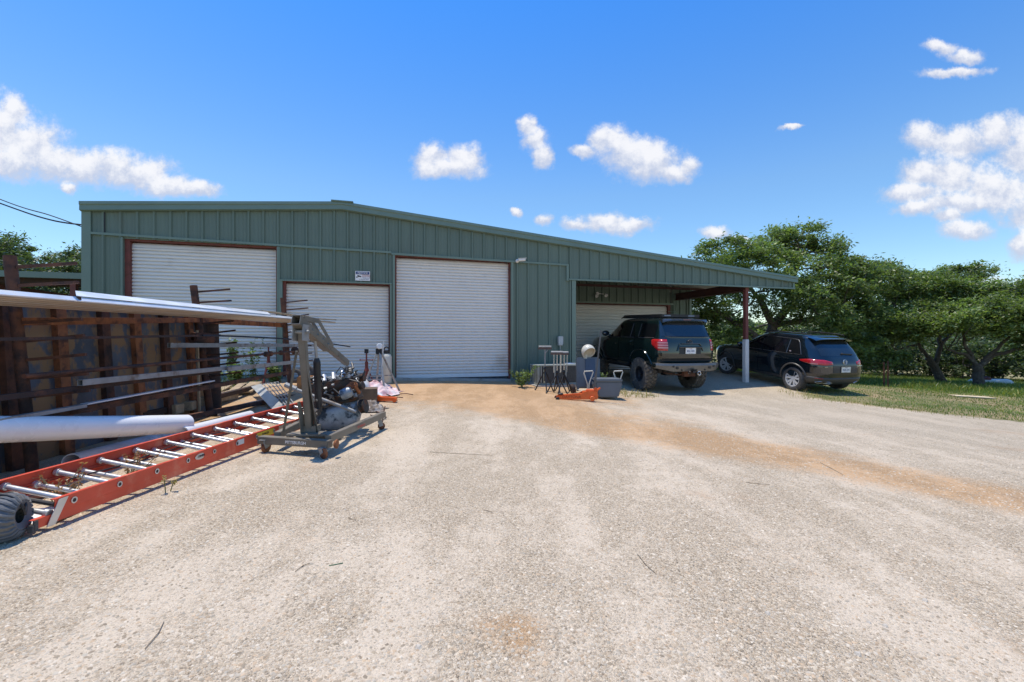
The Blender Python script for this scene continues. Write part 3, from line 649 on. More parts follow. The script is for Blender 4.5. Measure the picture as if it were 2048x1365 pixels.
# steel wall behind
wall = thing('steel_wall', (-4.7, 5, .1), 'low wall of mottled blue-brown steel plates with rusty flanges behind the rack', 'wall')
def wx(Y): return -4.22-.105*(Y-3.7)
m = MB(); m.add([(wx(1.5),1.5,0),(wx(6.7),6.7,.1),(wx(6.7)-.1,6.7,1.62),(wx(1.5)-.1,1.5,1.58)], [(0,1,2,3)])
m.prism([(wx(1.5)-.01,1.5,0),(wx(6.7)-.01,6.7,.1),(wx(6.7)-.11,6.7,1.62),(wx(1.5)-.11,1.5,1.58)], (-.03,0,0)); m.build('plates', millsteel, wall)
Y = 1.8; k = 0
while Y < 6.75:
    m = MB(); m.bar((wx(Y)+.01,Y,.05),(wx(Y)-.09,Y,1.6), .02, .10, up=(1,0,0)); m.bar((wx(Y)+.05,Y+.045,.05),(wx(Y)-.05,Y+.045,1.6), .09, .012, up=(1,0,0)); m.build('flange', rustor if k % 2 else rust, wall); Y += .47+.03*(k % 3); k += 1
m = MB(); m.bar((wx(1.5)-.06,1.5,1.60),(wx(6.7)-.06,6.7,1.62), .10, .05); m.build('top_rail', rust, wall)
m = MB(); m.bar((wx(6.3)+.12,6.3,.1),(wx(6.3)+.05,6.35,1.35), .025); tag(m.build('wooden_stake', wood), 'thin upright wooden stake leaning on the right end of the steel wall', 'stake')
m = MB(); m.tube([(wx(6.7)-.05,6.88,.1),(wx(6.7)-.12,6.9,1.58)], .13, 16); tag(m.build('steel_drum_pipe', darkrust, smooth=True), 'broad upright rusty pipe closing the right end of the steel wall', 'pipe')

# white and grey plastic pipes
def ppipe(a, b, ro, label, mt, name='plastic_pipe', bend=0):
    o = MB().pipe(a, b, ro, ro-.008, 30, 10, bend).build(name, mt, smooth=True); return tag(o, label, 'pipe', 'plastic pipes by the ladder')
pp = ppipe(P(-640,868,2.0), P(372,848,4.75), .094, 'large white plastic pipe lying across the low rack arms at the left', pvc, bend=.015)
d_ = (P(372,848,4.75)-P(-640,868,2.0)).normalized()
m = MB(); f1 = P(30,842,2.98)
text('PVC 1120 SDR 26 PR 160   ASTM D2241   8 IN', .034, frame(P(150,840,3.30)+Vector((.0,-.0,.0)), d_, (-.45,0,.9)), bluetxt, 'print', pp, .001)
ppipe((-3.64,3.72,.19), P(505,830,7.35), .078, 'pale plastic pipe on the ground just behind the ladder, nearest its left end', pvcdull)
ppipe(P(424,834,6.3), P(655,776,11.2), .085, 'grey plastic pipe end-on beside the wire grid', pvcgrey)
ppipe(P(365,866,4.6), P(500,831,6.0), .060, 'sunlit white plastic pipe between the ladder and the grey pipes', pvc)
# ------------------------------------------------------------ ladder
lad = thing('extension_ladder', (-2.9, 4.5, .08), 'orange two section extension ladder lying on the gravel beside the hoist', 'ladder')
def nx_(Y): return -2.70+.0476*(Y-2.77)
def fx_(Y): return -3.14+.0476*(Y-2.77)
def channel(m, xa, Ya, Yb, z0, z1, side, inset=0, dz=0):
    a = Vector((xa(Ya)+inset, Ya, 0)); b = Vector((xa(Yb)+inset, Yb, 0)); zc = (z0+z1)/2+dz; up = Vector((0,0,1))
    m.bar(a+up*zc, b+up*zc, .005, z1-z0)
    for z in (z0+.002, z1-.002): m.bar(a+up*(z+dz)-Vector((side*.014,0,0)), b+up*(z+dz)-Vector((side*.014,0,0)), .026, .004)
FT = .085
def rail(nm, xa, Ya, Yb, z0, z1, side, inset, dz, lab=None):
    m = MB(); channel(m, xa, Ya, Yb, z0, z1, side, inset, dz); return m.build(nm, orange, lad)
r1 = rail('rail', nx_, 2.55, 6.55, .128, .182, 1, -.004, 0); r2 = rail('rail', fx_, 2.2, 6.5, .128, .182, -1, .004, .08)
r3 = rail('rail', nx_, 2.66, 6.70, .184, .264, 1, 0, 0); r4 = rail('rail', fx_, 2.3, 6.7, .184, .264, -1, 0, FT)
def rung(Y, z, dz): 
    a = Vector((fx_(Y)+.01, Y, z+dz)); b = Vector((nx_(Y)-.008, Y, z)); m = MB(); m.tube([a, b], .016, 12)
    m.tube([a, a+(b-a)*.05], .024, 12); m.tube([b, b+(a-b)*.05], .024, 12); return m.build('rung', alu, lad, True)
Y = 2.77
while Y < 6.6:
    rung(Y, .222, FT)
    if Y < 6.4: rung(Y-.13, .188, .075)
    for z, rr in ((.222, .020),):
        m = MB(); m.lathe([(rr*.62,.002),(rr,.002),(rr,.0045),(rr*.62,.0045)], (nx_(Y)+.003, Y, z), (1,.0,0), 16, True); m.build('rung_end', alu, lad, True)
        m = MB(); m.lathe([(0,.003),(rr*.62,.003)], (nx_(Y)+.002, Y, z), (1,0,0), 14); m.build('rung_hole', blackpl, lad)
    Y += .3048
m = MB(); m.box((nx_(2.55)+.0, 2.56, .150), (.010, .022, .055)); m.box((nx_(2.55)-.01, 2.545, .135), (.03, .012, .04)); m.build('end_shoe', rubber, lad)
m = MB(); m.prism([(nx_(2.62)+.005, 2.61, .118), (nx_(2.62)+.005, 2.66, .118), (nx_(2.7)+.005, 2.735, .258), (nx_(2.7)+.005, 2.68, .258)], (.004,0,0)); m.build('bracket', alu, lad)
m = MB(); m.tube([(fx_(2.7), 2.66, .31), (nx_(2.66), 2.66, .235)], .014, 10); m.build('pulley_bar', darkmetal, lad, True)
m = MB()
for a, b in (((-2.95,3.0,.27),(-2.98,6.3,.30)), ((-3.0,3.2,.25),(-2.80,6.2,.27))): m.tube([Vector(a).lerp(Vector(b), i/8)+Vector((.03*math.sin(i*1.9),0,.01*math.cos(i*2.3))) for i in range(9)], .0045, 6)
m.build('rope', cable, lad, True)
def onrail(Y, z): return frame((nx_(Y)+.0045, Y, z), (.0476,1,0), (0,0,1))
def plate_on(Y0_, Y1_, z0, z1, mt, nm, off=.0035):
    m = MB(); m.add([(nx_(Y0_)+off,Y0_,z0),(nx_(Y1_)+off,Y1_,z0),(nx_(Y1_)+off,Y1_,z1),(nx_(Y0_)+off,Y0_,z1)], [(0,1,2,3)]); return m.build(nm, mt, lad)
m = MB(); m.lathe([(0,.004),(.020,.004)], (0,0,0), (1,0,0), 24); m.v = [((nx_(3.82)+.0005+p[0]), 3.82+p[1]*3.1, .222+p[2]*1.25) for p in m.v]; m.build('brand_oval', alu, lad)
text('WERNER', .026, onrail(3.82, .222) @ Matrix.Translation((0,0,.001)), blacktxt, 'lettering', lad, .0006)
plate_on(4.60, 4.90, .192, .255, yellow, 'warning_label'); plate_on(4.30, 4.40, .20, .25, whitepaint, 'label'); plate_on(5.0, 5.25, .195, .252, cardb, 'label')
text('DANGER', .03, onrail(4.75, .225), blacktxt, 'lettering', lad, .0006)
m = MB()
def onpt(x, y, z=0): return Vector((x, y, H(x, y)+z))
# ------------------------------------------------------------ engine hoist
zg = H(-2.1, 4.6)
ho = thing('engine_hoist', (-2.1, 4.5, zg), 'grey brown folding engine hoist on casters with its boom raised over an engine', 'engine hoist')
BL_, BR_ = Vector((-2.53, 4.52, zg+.135)), Vector((-1.76, 4.36, zg+.125))
m = MB(); m.bar(BL_, BR_, .085, .072); base = m.build('crossbeam', hoistgrey, ho, bevel=.004)
text('PITTSBURGH', .040, frame(BL_.lerp(BR_, .56)+Vector((-.012,-.0455,0)), BR_-BL_, (0,0,1)), whitesht, 'lettering', base, .0008)
m = MB(); m.bar(Vector((-1.80,4.40,zg+.165)), Vector((-1.66,5.82,zg+.175)), .062, .072); lr = m.build('leg', hoistgrey, ho, bevel=.004)
text('PITTSBURGH', .034, frame(Vector((-1.695,5.05,zg+.17))+Vector((.007,-.0,0)), (.1,1,0), (0,0,1)), redtxt, 'lettering', lr, .0008)
m = MB(); m.bar(Vector((-2.38,4.56,zg+.165)), Vector((-2.52,5.95,zg+.175)), .062, .072); m.build('leg', hoistgrey, ho, bevel=.004)
m = MB(); m.box((-2.02, 4.54, zg+.185), (.46, .14, .022)); m.bar((-2.2,4.60,zg+.15),(-1.75,4.62,zg+.15), .05, .09); m.box((-2.06,4.62,zg+.225),(.15,.12,.07)); m.build('base_plate', hoistgrey, ho, bevel=.003)
mb0, mt0 = Vector((-2.065, 4.60, zg+.18)), Vector((-2.055, 4.40, 1.30))
m = MB(); m.bar(mb0, mt0, .068, .06, up=(0,1,0)); m.build('mast', hoistgrey, ho, bevel=.004)
m = MB(); m.prism([(-2.028,4.64,zg+.19),(-1.96,4.56,zg+.19),(-2.022,4.45,.90),(-2.024,4.49,.93)], (-.006,0,0)); m.prism([(-2.115,4.66,zg+.19),(-2.125,4.52,zg+.19),(-2.11,4.42,.60),(-2.11,4.47,.6)], (.006,0,0))
for z_ in (.46,.60): m.lathe([(0,0),(.012,0),(.012,.012),(0,.012)], (-1.985, 4.56, z_), (1,0,0), 8)
m.build('gusset', hoistgrey, ho)
m = MB()
for sx in (-1, 1): m.bar((-2.055+sx*.050, 4.37, 1.20), (-2.055+sx*.050, 4.38, 1.36), .010, .13, up=(0,1,0))
m.lathe([(0,-.085),(.018,-.085),(.018,.085),(0,.085)], (-2.055,4.37,1.29), (1,0,0), 10); m.build('head_bracket', galvdull, ho, bevel=.002)
bt, be = Vector((-2.055, 4.28, 1.405)), Vector((-2.055, 5.02, 1.13)); tip = Vector((-2.062, 5.62, .925))
m = MB(); d = (be-bt).normalized(); x = Vector((1,0,0)); u = x.cross(d).normalized()
for sx, su, w_, h_ in ((0,1,.085,.007),(0,-1,.085,.007),(1,0,.007,.086),(-1,0,.007,.086)): m.bar(bt+x*sx*.04+u*su*.045, be+x*sx*.04+u*su*.045, w_, h_)
boom = m.build('boom', hoistgrey, ho)
m = MB(); m.bar(bt.lerp(be,.5), tip, .062, .066); m.build('boom_extension', hoistgrey, ho, bevel=.003)
m = MB()
for q in (.35, .52, .69, .86):
    c_ = bt.lerp(be, q); m.lathe([(0,-.052),(.015,-.052),(.015,.052),(0,.052)], c_, (1,0,0), 10)
m.build('pin', chrome, ho, True)
m = MB(); a1 = bt.lerp(be,.12)+Vector((0,0,.05)); a2 = Vector((-2.055,4.70,1.41)); a3 = be.lerp(tip,.10)+Vector((0,0,.03))
for sx in (-.036,.036): m.bar(a1+x*sx, a2+x*sx, .008, .045); m.bar(a2+x*sx, a3+x*sx, .008, .045)
m.bar(a1, a2, .06, .006); m.build('brace_plate', hoistgrey, ho)
m = MB(); m.tube([(-2.062,4.80,.45),(-2.06,4.75,.98)], .036, 16); m.tube([(-2.06,4.75,.98),(-2.06,4.745,1.02)], [.036,.022], 16); rm = m.build('hydraulic_ram', darkmetal, ho, True)
m = MB(); m.tube([(-2.06,4.745,1.0),(-2.058,4.70,1.22)], .015, 12); m.box((-2.058,4.70,1.235),(.07,.05,.05)); m.build('ram_rod', galvdull, rm, True)
m = MB(); m.bar((-2.065,4.62,.42),(-2.062,4.80,.46), .05,.07); m.tube([(-2.0,4.78,.50),(-1.96,4.80,.52)], .016, 8); m.build('ram_foot', darkmetal, ho)
m = MB(); m.bar(Vector((-2.13,4.45,1.10)), Vector((-2.335,4.60,zg+.20)), .022, .012); m.build('tie_bar', hoistgrey, ho)
m = MB()
for k in range(9):
    c_ = tip+Vector((0,0,-.045-.034*k)); ax = (1,0,0) if k % 2 else (0,1,0); m.ring(c_, .013, .0045, ax, 12, 6); 
ch = m.build('chain', galvdull, ho, True)
m = MB(); m.tube([tip+Vector((0,0,-.34)), tip+Vector((.0,0,-.38)), tip+Vector((.025,0,-.41)), tip+Vector((.02,0,-.445)), tip+Vector((-.02,0,-.44))], .009, 8); m.build('hook', chrome, ho, True)
def caster(x, y, ang, r=.05, h=.13):
    z0 = H(x, y); c = Vector((x, y, z0+r)); ca, sa = math.cos(ang), math.sin(ang); ax = Vector((-sa, ca, 0))
    m = MB(); m.lathe([(0,-.016),(r*.8,-.016),(r,-.010),(r,.010),(r*.8,.016),(0,.016)], c, ax, 20)
    w_ = m.build('caster', rustor, ho, True)
    m = MB()
    for s in (-1, 1): m.bar(c+ax*s*.022, c+ax*s*.022+Vector((-ca*.03,-sa*.03,h-r)), .05, .004, up=ax)
    m.box(c+Vector((-ca*.03,-sa*.03,h-r)), (.06,.06,.006)); m.build('fork', galvdull, w_)
caster(-2.46, 4.50, 1.2); caster(-1.80, 4.30, -.6, .052, .10); caster(-1.665, 5.74, .3, .045, .14); caster(-2.50, 5.90, .3, .045, .14)
m = MB(); m.lathe([(0,0),(.03,0),(.045,.02),(.045,.03),(0,.03)], Vector((-1.722,4.36,zg+.125)), (1,0,0), 16); m.build('end_cap', rustor, ho)

# ------------------------------------------------------------ the scrap engine under the hoist
en = thing('scrap_engine', (-2.12, 5.6, H(-2.1,5.6)), 'dirty removed car engine with a grey oil pan hanging from the hoist chain', 'engine')
ec = Vector((-2.12, 5.55, .26)); ER = Matrix.Rotation(R(-12), 3, 'Y') @ Matrix.Rotation(R(10), 3, 'Z')
def E(x, y, z): return ec + ER @ Vector((x, y, z))
m = MB(); pr = []
for x_, hw, zb_, zt_ in ((-.26,.10,-.02,.16),(-.22,.15,-.10,.18),(-.08,.17,-.15,.18),(.10,.17,-.16,.18),(.2,.15,-.12,.18),(.25,.11,-.02,.17)):
    pr.append([E(x_, hw*math.copysign(abs(math.cos(a))**.5, math.cos(a)), (zt_+zb_)/2+(zt_-zb_)/2*math.copysign(abs(math.sin(a))**.6, math.sin(a))) for a in [2*PI*k/20 for k in range(21)]])
m.grid(pr); m.add(pr[0], [tuple(range(20))]); m.add(pr[-1], [tuple(range(20))]); m.build('oil_pan', plateblue, en, True)
m = MB(); m.box(E(0,.05,.22), (.56,.36,.12), ER); m.box(E(.02,.06,.32), (.44,.30,.12), ER); m.box(E(.0,.02,.19),(.60,.40,.02),ER); m.build('engine_block', castiron, en, bevel=.012)
m = MB(); m.bar(E(-.25,-.12,.42), E(.24,-.10,.40), .12, .10); m.bar(E(-.22,.17,.44), E(.22,.17,.42), .12, .1); m.build('cylinder_head', castiron, en, bevel=.02)
m = MB(); m.bar(E(-.16,.03,.50), E(.2,.03,.47), .16, .05)
for k in range(4): m.tube([E(-.18+.11*k,.02,.5), E(-.18+.11*k,-.06,.54), E(-.17+.11*k,-.13,.47)], .024, 8)
m.build('intake_manifold', alu, en, True)
m = MB()
for k in range(4): m.tube([E(.30,-.20+.03*k,.40-.05*k), E(.22+.02*k,-.24,.36), E(.10+.03*k,-.23,.30), E(.16,-.22,.22)], .023, 8)
m.build('exhaust_manifold', rustor, en, True)
for (x_, y_, z_, r_) in ((.29,-.12,.08,.085),(.31,-.12,.33,.05),(.31,.08,.42,.055),(-.31,-.02,.16,.13)):
    m = MB(); m.lathe([(0,0),(r_*.5,0),(r_*.5,.012),(r_*.85,.012),(r_,.0),(r_,.03),(r_*.88,.02),(r_*.88,.045),(r_,.05),(r_,.06),(0,.06)], E(x_, y_, z_), ER @ Vector((.96,-.28,0)), 22); m.build('pulley', castiron, en, True)
m = MB(); m.lathe([(0,0),(.055,0),(.065,.02),(.065,.10),(.05,.13),(0,.13)], E(.12,-.27,.27), ER @ Vector((1,0,.2)), 16); m.build('alternator', plateblue, en, True); m = MB(); m.lathe([(0,0),(.04,0),(.045,.08),(0,.09)], E(-.2,-.25,.3), ER @ Vector((1,0,.1)), 14); m.build('starter_motor', plateblue, en, True)
m = MB(); m.tube([E(-.36,-.30,.46), E(.26,-.36,.05)], .020, 12); m.tube([E(-.45,-.28,.53), E(-.34,-.30,.45)], .03, 10); m.build('drive_shaft', galvdull, en, True)
m = MB(); rr = random.Random(3)
for k in range(26):
    p = Vector((rr.uniform(-.32,.34), rr.uniform(-.26,.1), rr.uniform(.22,.56))); q = p + Vector((rr.uniform(-.2,.2), rr.uniform(-.12,.12), rr.uniform(-.12,.12)))
    mid = (p+q)/2+Vector((rr.uniform(-.07,.07), rr.uniform(-.07,.02), rr.uniform(-.02,.09)))
    m.tube([E(*p), E(*(p.lerp(mid,.6))), E(*mid), E(*(q.lerp(mid,.5))), E(*q)], rr.choice([.006,.009,.013]), 6)
m.build('hose', blackpl, en, True)
m = MB()
for k in range(46):
    p = E(rr.uniform(-.30,.33), rr.uniform(-.24,-.02), rr.uniform(.20,.56)); 
    if k % 2: m.box(p, (rr.uniform(.015,.05), rr.uniform(.015,.05), rr.uniform(.015,.05)), ER @ Matrix.Rotation(rr.random()*3, 3, 'X'))
    else: m.lathe([(0,0),(.014,0),(.014,.02),(.008,.03),(0,.03)], p, (rr.uniform(-1,1),-1,rr.uniform(-.3,1)), 8)
m.build('bolt', mat('dull_alloy', (.34,.34,.33), .5, .5, .4, 12, (.1,.07,.05), 9, .55), en, bevel=.0)
m = MB(); m.tube([E(-.15,-.02,.56), tip+Vector((.0,0,-.44))], .009, 6); m.tube([E(.17,-.02,.52), tip+Vector((.0,0,-.44))], .009, 6); m.build('lifting_chain', galvdull, en, True)
m = MB(); m.ring(E(.16,.26,.54), .045, .016, (.5,-1,.2), 20, 8); m.tube([E(.0,.26,.42), E(.14,.26,.52)], .03, 10); m.bar(E(-.05,.28,.4), E(.2,.3,.58), .05, .04); m.build('throttle_body', darkmetal, en, True)
for px_, py_ in ((660,862),(628,858)):
    q = P(px_, py_, 5.2); m = MB(); m.box(onpt(q.x, q.y, .04), (.26,.09,.075), Matrix.Rotation(.7 if px_ > 640 else .1, 3, 'Z')); tag(m.build('wood_block', wood, bevel=.003), 'short wooden block under the right side of the engine' if px_ > 640 else 'short wooden block just behind the hoist mast foot', 'wood block')
# pile behind
def jstand(x, y, h, label, mt, cat='jack stand', grp='screw jack stands'):
    z = H(x, y); t_ = thing('jack_stand', (x, y, z), label, cat, grp)
    for k in range(3):
        a = 2*PI*k/3+.5; m = MB(); f = Vector((x+.20*math.cos(a), y+.20*math.sin(a), z)); m.bar(f, (x+.02*math.cos(a), y+.02*math.sin(a), z+h*.55), .03, .025); m.box(f+Vector((0,0,.008)), (.06,.06,.012)); m.build('leg', mt, t_)
    m = MB()
    for k in range(3):
        a = 2*PI*k/3+.5; a2 = a+2*PI/3; m.bar((x+.11*math.cos(a), y+.11*math.sin(a), z+h*.22), (x+.11*math.cos(a2), y+.11*math.sin(a2), z+h*.22), .014)
    m.build('brace', mt, t_)
    m = MB(); m.tube([(x,y,z+h*.32),(x,y,z+h*.7)], .032, 12); m.build('tube', mt, t_, True)
    m = MB(); m.tube([(x,y,z+h*.7),(x,y,z+h*.92)], .016, 10); m.build('screw', mt, t_, True)
    m = MB(); m.tube([(x-.13,y,z+h*.74),(x+.13,y,z+h*.74)], .009, 8); m.ball((x-.13,y,z+h*.74), .018, 8, 6); m.ball((x+.13,y,z+h*.74), .018, 8, 6); m.build('handle', mt, t_, True)
    m = MB(); m.box((x,y,z+h*.95), (.07,.07,h*.10)); m.build('head', darkmetal, t_, bevel=.006); return t_
redj = mat('red_brown_steel', (.16,.035,.03), .6, .2, .3, 8)
pj = P(733, 790, 9.3); jstand(pj.x, 9.3, .86, 'dark red screw jack stand left of the grey splay legged stand', redj)
pj = P(537, 775, 9.8); jstand(pj.x, 9.8, .86, 'rusty red screw jack stand standing behind the storage rack', redj)
# sawhorse stand
sx_, sy_ = P(758,800,9.0).x, 9.0; z_ = H(sx_, sy_)
sh = thing('stand', (sx_, sy_, z_), 'grey splay legged workshop stand with white roller head beside the tall door', 'stand')
for dx, dyy in ((-.30,-.18),(.20,-.28),(.34,.30),(-.16,.34)):
    m = MB(); m.bar((sx_+dx, sy_+dyy, H(sx_+dx, sy_+dyy)), (sx_+dx*.12, sy_+dyy*.12, z_+.80), .035, .028); m.build('leg', galvdull, sh)
for a_, b_ in (((sx_-.19,sy_-.1,z_+.34),(sx_+.14,sy_-.14,z_+.34)),((sx_-.19,sy_-.1,z_+.28),(sx_+.14,sy_-.14,z_+.28)),((sx_-.1,sy_+.2,z_+.34),(sx_+.2,sy_+.18,z_+.34))): MB().bar(a_, b_, .03, .02).build('cross_brace', galvdull, sh)
m = MB(); m.box((sx_,sy_,z_+.83),(.11,.10,.12)); m.build('collar', darkmetal, sh, bevel=.01)
m = MB(); m.lathe([(0,-.07),(.05,-.07),(.06,-.03),(.06,.03),(.05,.07),(0,.07)], (sx_+.01,sy_,z_+.93), (.3,-1,.1), 18); m.build('roller', whitepaint, sh, True)
# propane-like beige tank
q = P(773, 775, 10.6); z_ = H(q.x, 10.6); tk = thing('water_jug', (q.x, 10.6, z_), 'tall cream plastic container with black spout top beside the green door post', 'container')
m = MB(); m.lathe([(0,0),(.11,0),(.12,.02),(.12,.62),(.10,.67),(.05,.71),(0,.71)], (q.x,10.6,z_), (0,0,1), 24); m.build('body', cream, tk, True)
m = MB(); m.lathe([(.0,.70),(.07,.70),(.07,.76),(.03,.78),(0,.78)], (q.x,10.6,z_), (0,0,1), 16); m.ring((q.x,10.6,z_+.80), .055, .013, (0,1,0), 18, 6); m.build('spout', blackpl, tk, True)
q2 = P(767,750,10.4); m = MB(); m.tube([(q2.x-.05,10.4,z_+.05),(q2.x+.0,10.4,z_+1.0)], .011, 8); tag(m.build('rod', whitepaint, smooth=True), 'thin white rod leaning in front of the cream container', 'rod')
# plastic sheets heap
def heap(cx, cy, rx, ry, h, seed, nm, mt, label, cat):
    r_ = np.random.default_rng(seed); n = 44; z0 = H(cx, cy); rows = []
    ph = r_.uniform(0, 6, 8); 
    for i in range(n+1):
        row = []
        for j in range(n+1):
            u = i/n*2-1; v = j/n*2-1; rr_ = math.hypot(u, v); f = max(0, 1-rr_**2.2)**.6
            fold = .30*math.sin(5*u+ph[0]+2*math.sin(3*v+ph[1]))+.22*math.sin(7*v+ph[2]+2*math.sin(4*u+ph[3]))+.15*math.sin(13*u+9*v+ph[4])+.09*math.sin(23*u-17*v+ph[5])
            row.append((cx+rx*u*(1+.1*math.sin(4*v+ph[6])), cy+ry*v*(1+.1*math.sin(5*u+ph[7])), z0+.008+h*max(0, f*(.75+fold))))
        rows.append(row)
    return tag(MB().grid(rows).build(nm, mt, smooth=True, angle=60), label, cat)
q = P(748, 785, 8.9); heap(q.x+.03, 8.9, .46, .45, .20, 3, 'plastic_sheeting', pinkc, 'crumpled pink plastic sheeting heaped beside the engine', 'plastic sheeting')
q = P(700, 790, 8.2); heap(q.x-.1, 8.6, .55, .5, .22, 8, 'white_cloth', whitesht, 'crumpled white sheet on the ground behind the engine', 'cloth')
q = P(728, 800, 7.0); heap(q.x+.05, 7.1, .24, .25, .13, 12, 'scrap_heap', mat('mixed_scrap', (.20,.15,.11), .8, .1, .5, 16, (.42,.38,.34), 14, .56), 'small heap of mixed scrap at the right end of the engine', 'scrap')
m = MB(); c_ = P(720,765,8.4); n = 16; rows = []
for a in range(n+1): an = PI*a/n; rows.append([c_+Vector((.20*math.cos(an), -.22, -.12+.20*math.sin(an))), c_+Vector((.20*math.cos(an)-.1, .28, -.12+.20*math.sin(an)))])
o = m.grid(rows).build('white_duct', whitepaint, smooth=True); md = o.modifiers.new('s','SOLIDIFY'); md.thickness = .012; tag(o, 'white half round duct piece arched behind the engine', 'duct')
m = MB(); c_ = P(704,782,7.8); m.box(onpt(c_.x+.15,7.8,.12), (.55,.35,.24), Matrix.Rotation(.25,3,'Z')); tag(m.build('cardboard_box', wooddk), 'dark brown low box behind the engine', 'box')
m = MB(); a, b = P(640,800,6.3), P(690,757,7.6); m.bar(a, b, .34, .03, up=(0,-.6,1)); o = tag(m.build('car_panel', purple, bevel=.01), 'faded mauve car panel leaning behind the engine', 'panel')
m = MB(); m.bar(a+Vector((.12,-.14,-.07)), b+Vector((.12,-.14,-.06)), .12, .07, up=(0,-.6,1)); tag(m.build('bumper_trim', blackpl, bevel=.02), 'black bumper strip below the mauve panel', 'car part')
m = MB(); m.prism([P(635,790,7.4), P(652,792,7.4), P(638,750,7.6)], (0,.02,0)); tag(m.build('sheet_offcut', darkmetal), 'dark triangular sheet offcut with bright edge behind the hoist ram', 'metal sheet')
# orange bottle jack lying
q = P(770,797,7.9); z_ = H(q.x, 7.9); bj = thing('small_jack', (q.x,7.9,z_), 'small orange trolley jack on the dirt beside the pink sheeting', 'jack')
m = MB(); m.prism([(q.x-.28,7.86,z_+.02),(q.x+.20,7.86,z_+.02),(q.x+.20,7.86,z_+.08),(q.x-.05,7.86,z_+.09),(q.x-.22,7.86,z_+.15),(q.x-.28,7.86,z_+.12)], (0,.12,0)); m.build('body', jackor, bj, bevel=.008)
for dx in (-.24,.18):
    m = MB(); m.lathe([(0,-.02),(.035,-.02),(.035,.02),(0,.02)], (q.x+dx,7.85,z_+.035), (0,1,0), 14); m.build('wheel', jackor if dx > 0 else darkmetal, bj)
# rods strewn on the dirt
for i, (a, b, y1, y2, l) in enumerate([((760,785),(787,805),8.9,8.3,'dark rod crossing the pink sheeting'),((783,802),(806,804),8.2,8.3,'short rod lying right of the pink sheeting'),((768,812),(795,813),7.9,7.9,'short rod just behind the small orange jack'),((800,800),(826,803),8.8,8.7,'thin rod farthest out on the orange dirt'),
    ((741,838),(765,860),6.6,6.1,'rusty rod pointing from the engine to the hoist leg'),((765,826),(770,806),6.3,6.6,'short dark rod leaning near the hoist leg end'),((735,850),(755,835),6.1,6.5,'bent dark rod at the right end of the engine'),((752,820),(772,850),6.9,6.4,'thin brown rod on the dirt beyond the hoist leg')]):
    pa, pb = P(*a, y1), P(*b, y2); pa.z = H(pa.x, pa.y)+(.02 if i != 5 else .0); pb.z = H(pb.x, pb.y)+.03+(.12 if i == 5 else 0)
    tag(MB().tube([pa, (pa+pb)/2+Vector((0,0,.015)), pb], .009, 6).build('steel_rod', rust, smooth=True), l, 'rod', 'rods strewn by the engine')
# wire grid with aluminium frame
gp = thing('wire_grid', P(550,810,7.4), 'aluminium framed wire grid panel propped on the grey pipe behind the ladder', 'grid panel')
c0, c1, c2 = P(512,771,8.2), P(556,816,6.9), P(595,818,7.2); c3 = P(556,764,8.6)
m = MB(); m.bar(c0, c1, .16, .012, up=(0,-.4,1)); m.build('frame_strip', alu, gp)
m = MB()
for i in range(1, 7): f = i/6; m.bar(c0.lerp(c3, f), c1.lerp(c2, f), .012)
for i in range(0, 7): f = i/6; m.bar(c0.lerp(c1, f), c3.lerp(c2, f), .012)
m.build('wire', alu, gp)
# pallet wood
def plank(a, b, w_, h_, mt, label, up=(0,0,1)):
    return tag(MB().bar(a, b, w_, h_, up=up).build('plank', mt, bevel=.004), label, 'plank', 'pallet boards behind the rack')
m_ = 8.0
plank(P(430,787,8.3), P(462,770,8.9), .12, .03, wood, 'short pale board at the left end of the pallet wood'); plank(P(455,790,8.0), P(485,768,8.8), .14, .03, wood, 'second pale board of the pallet wood')
plank(P(490,785,8.2), P(512,765,9.0), .22, .03, wood, 'widest pale board standing at the right end of the pallet wood'); plank(P(430,795,7.8), P(500,782,8.4), .10, .08, wooddk, 'dark bearer under the pallet boards'); plank(P(424,800,7.2), P(470,792,7.9), .12, .10, wood, 'thick timber end beside the second rack post')
for i,(px,py,Y,l) in enumerate([(345,818,5.9,'left'),(372,812,6.2,'middle'),(392,804,6.5,'right')]):
    m = MB(); m.box(P(px,py,Y), (.20,.16,.12), Matrix.Rotation(.3*i,3,'Z')); tag(m.build('timber_offcut', wood, bevel=.006), l+'most brown timber offcut at the foot of the steel wall' if l != 'middle' else 'brown timber offcut between two others at the foot of the steel wall', 'timber')
for k in range(7):
    px = 610+k*17; m = MB()
q = P(618,770,9.2); m = MB(); m.box(onpt(q.x,9.3,.13), (.5,.3,.26), Matrix.Rotation(.3,3,'Z')); tag(m.build('crate', mat('orange_brown', (.35,.15,.05), .7, 0, .4, 9), bevel=.01), 'orange brown crate behind the hoist mast', 'crate')
for k, (px, py, Y, r_) in enumerate([(590,752,9.6,.11),(612,745,10,.13)]):
    q = P(px,py,Y); m = MB(); m.ring(q, r_, .045, (.3,-1,.2), 22, 10); tag(m.build('old_tire', rubber, smooth=True), 'small black tyre left of the crate' if k == 0 else 'small black tyre on top of the crate', 'tyre')
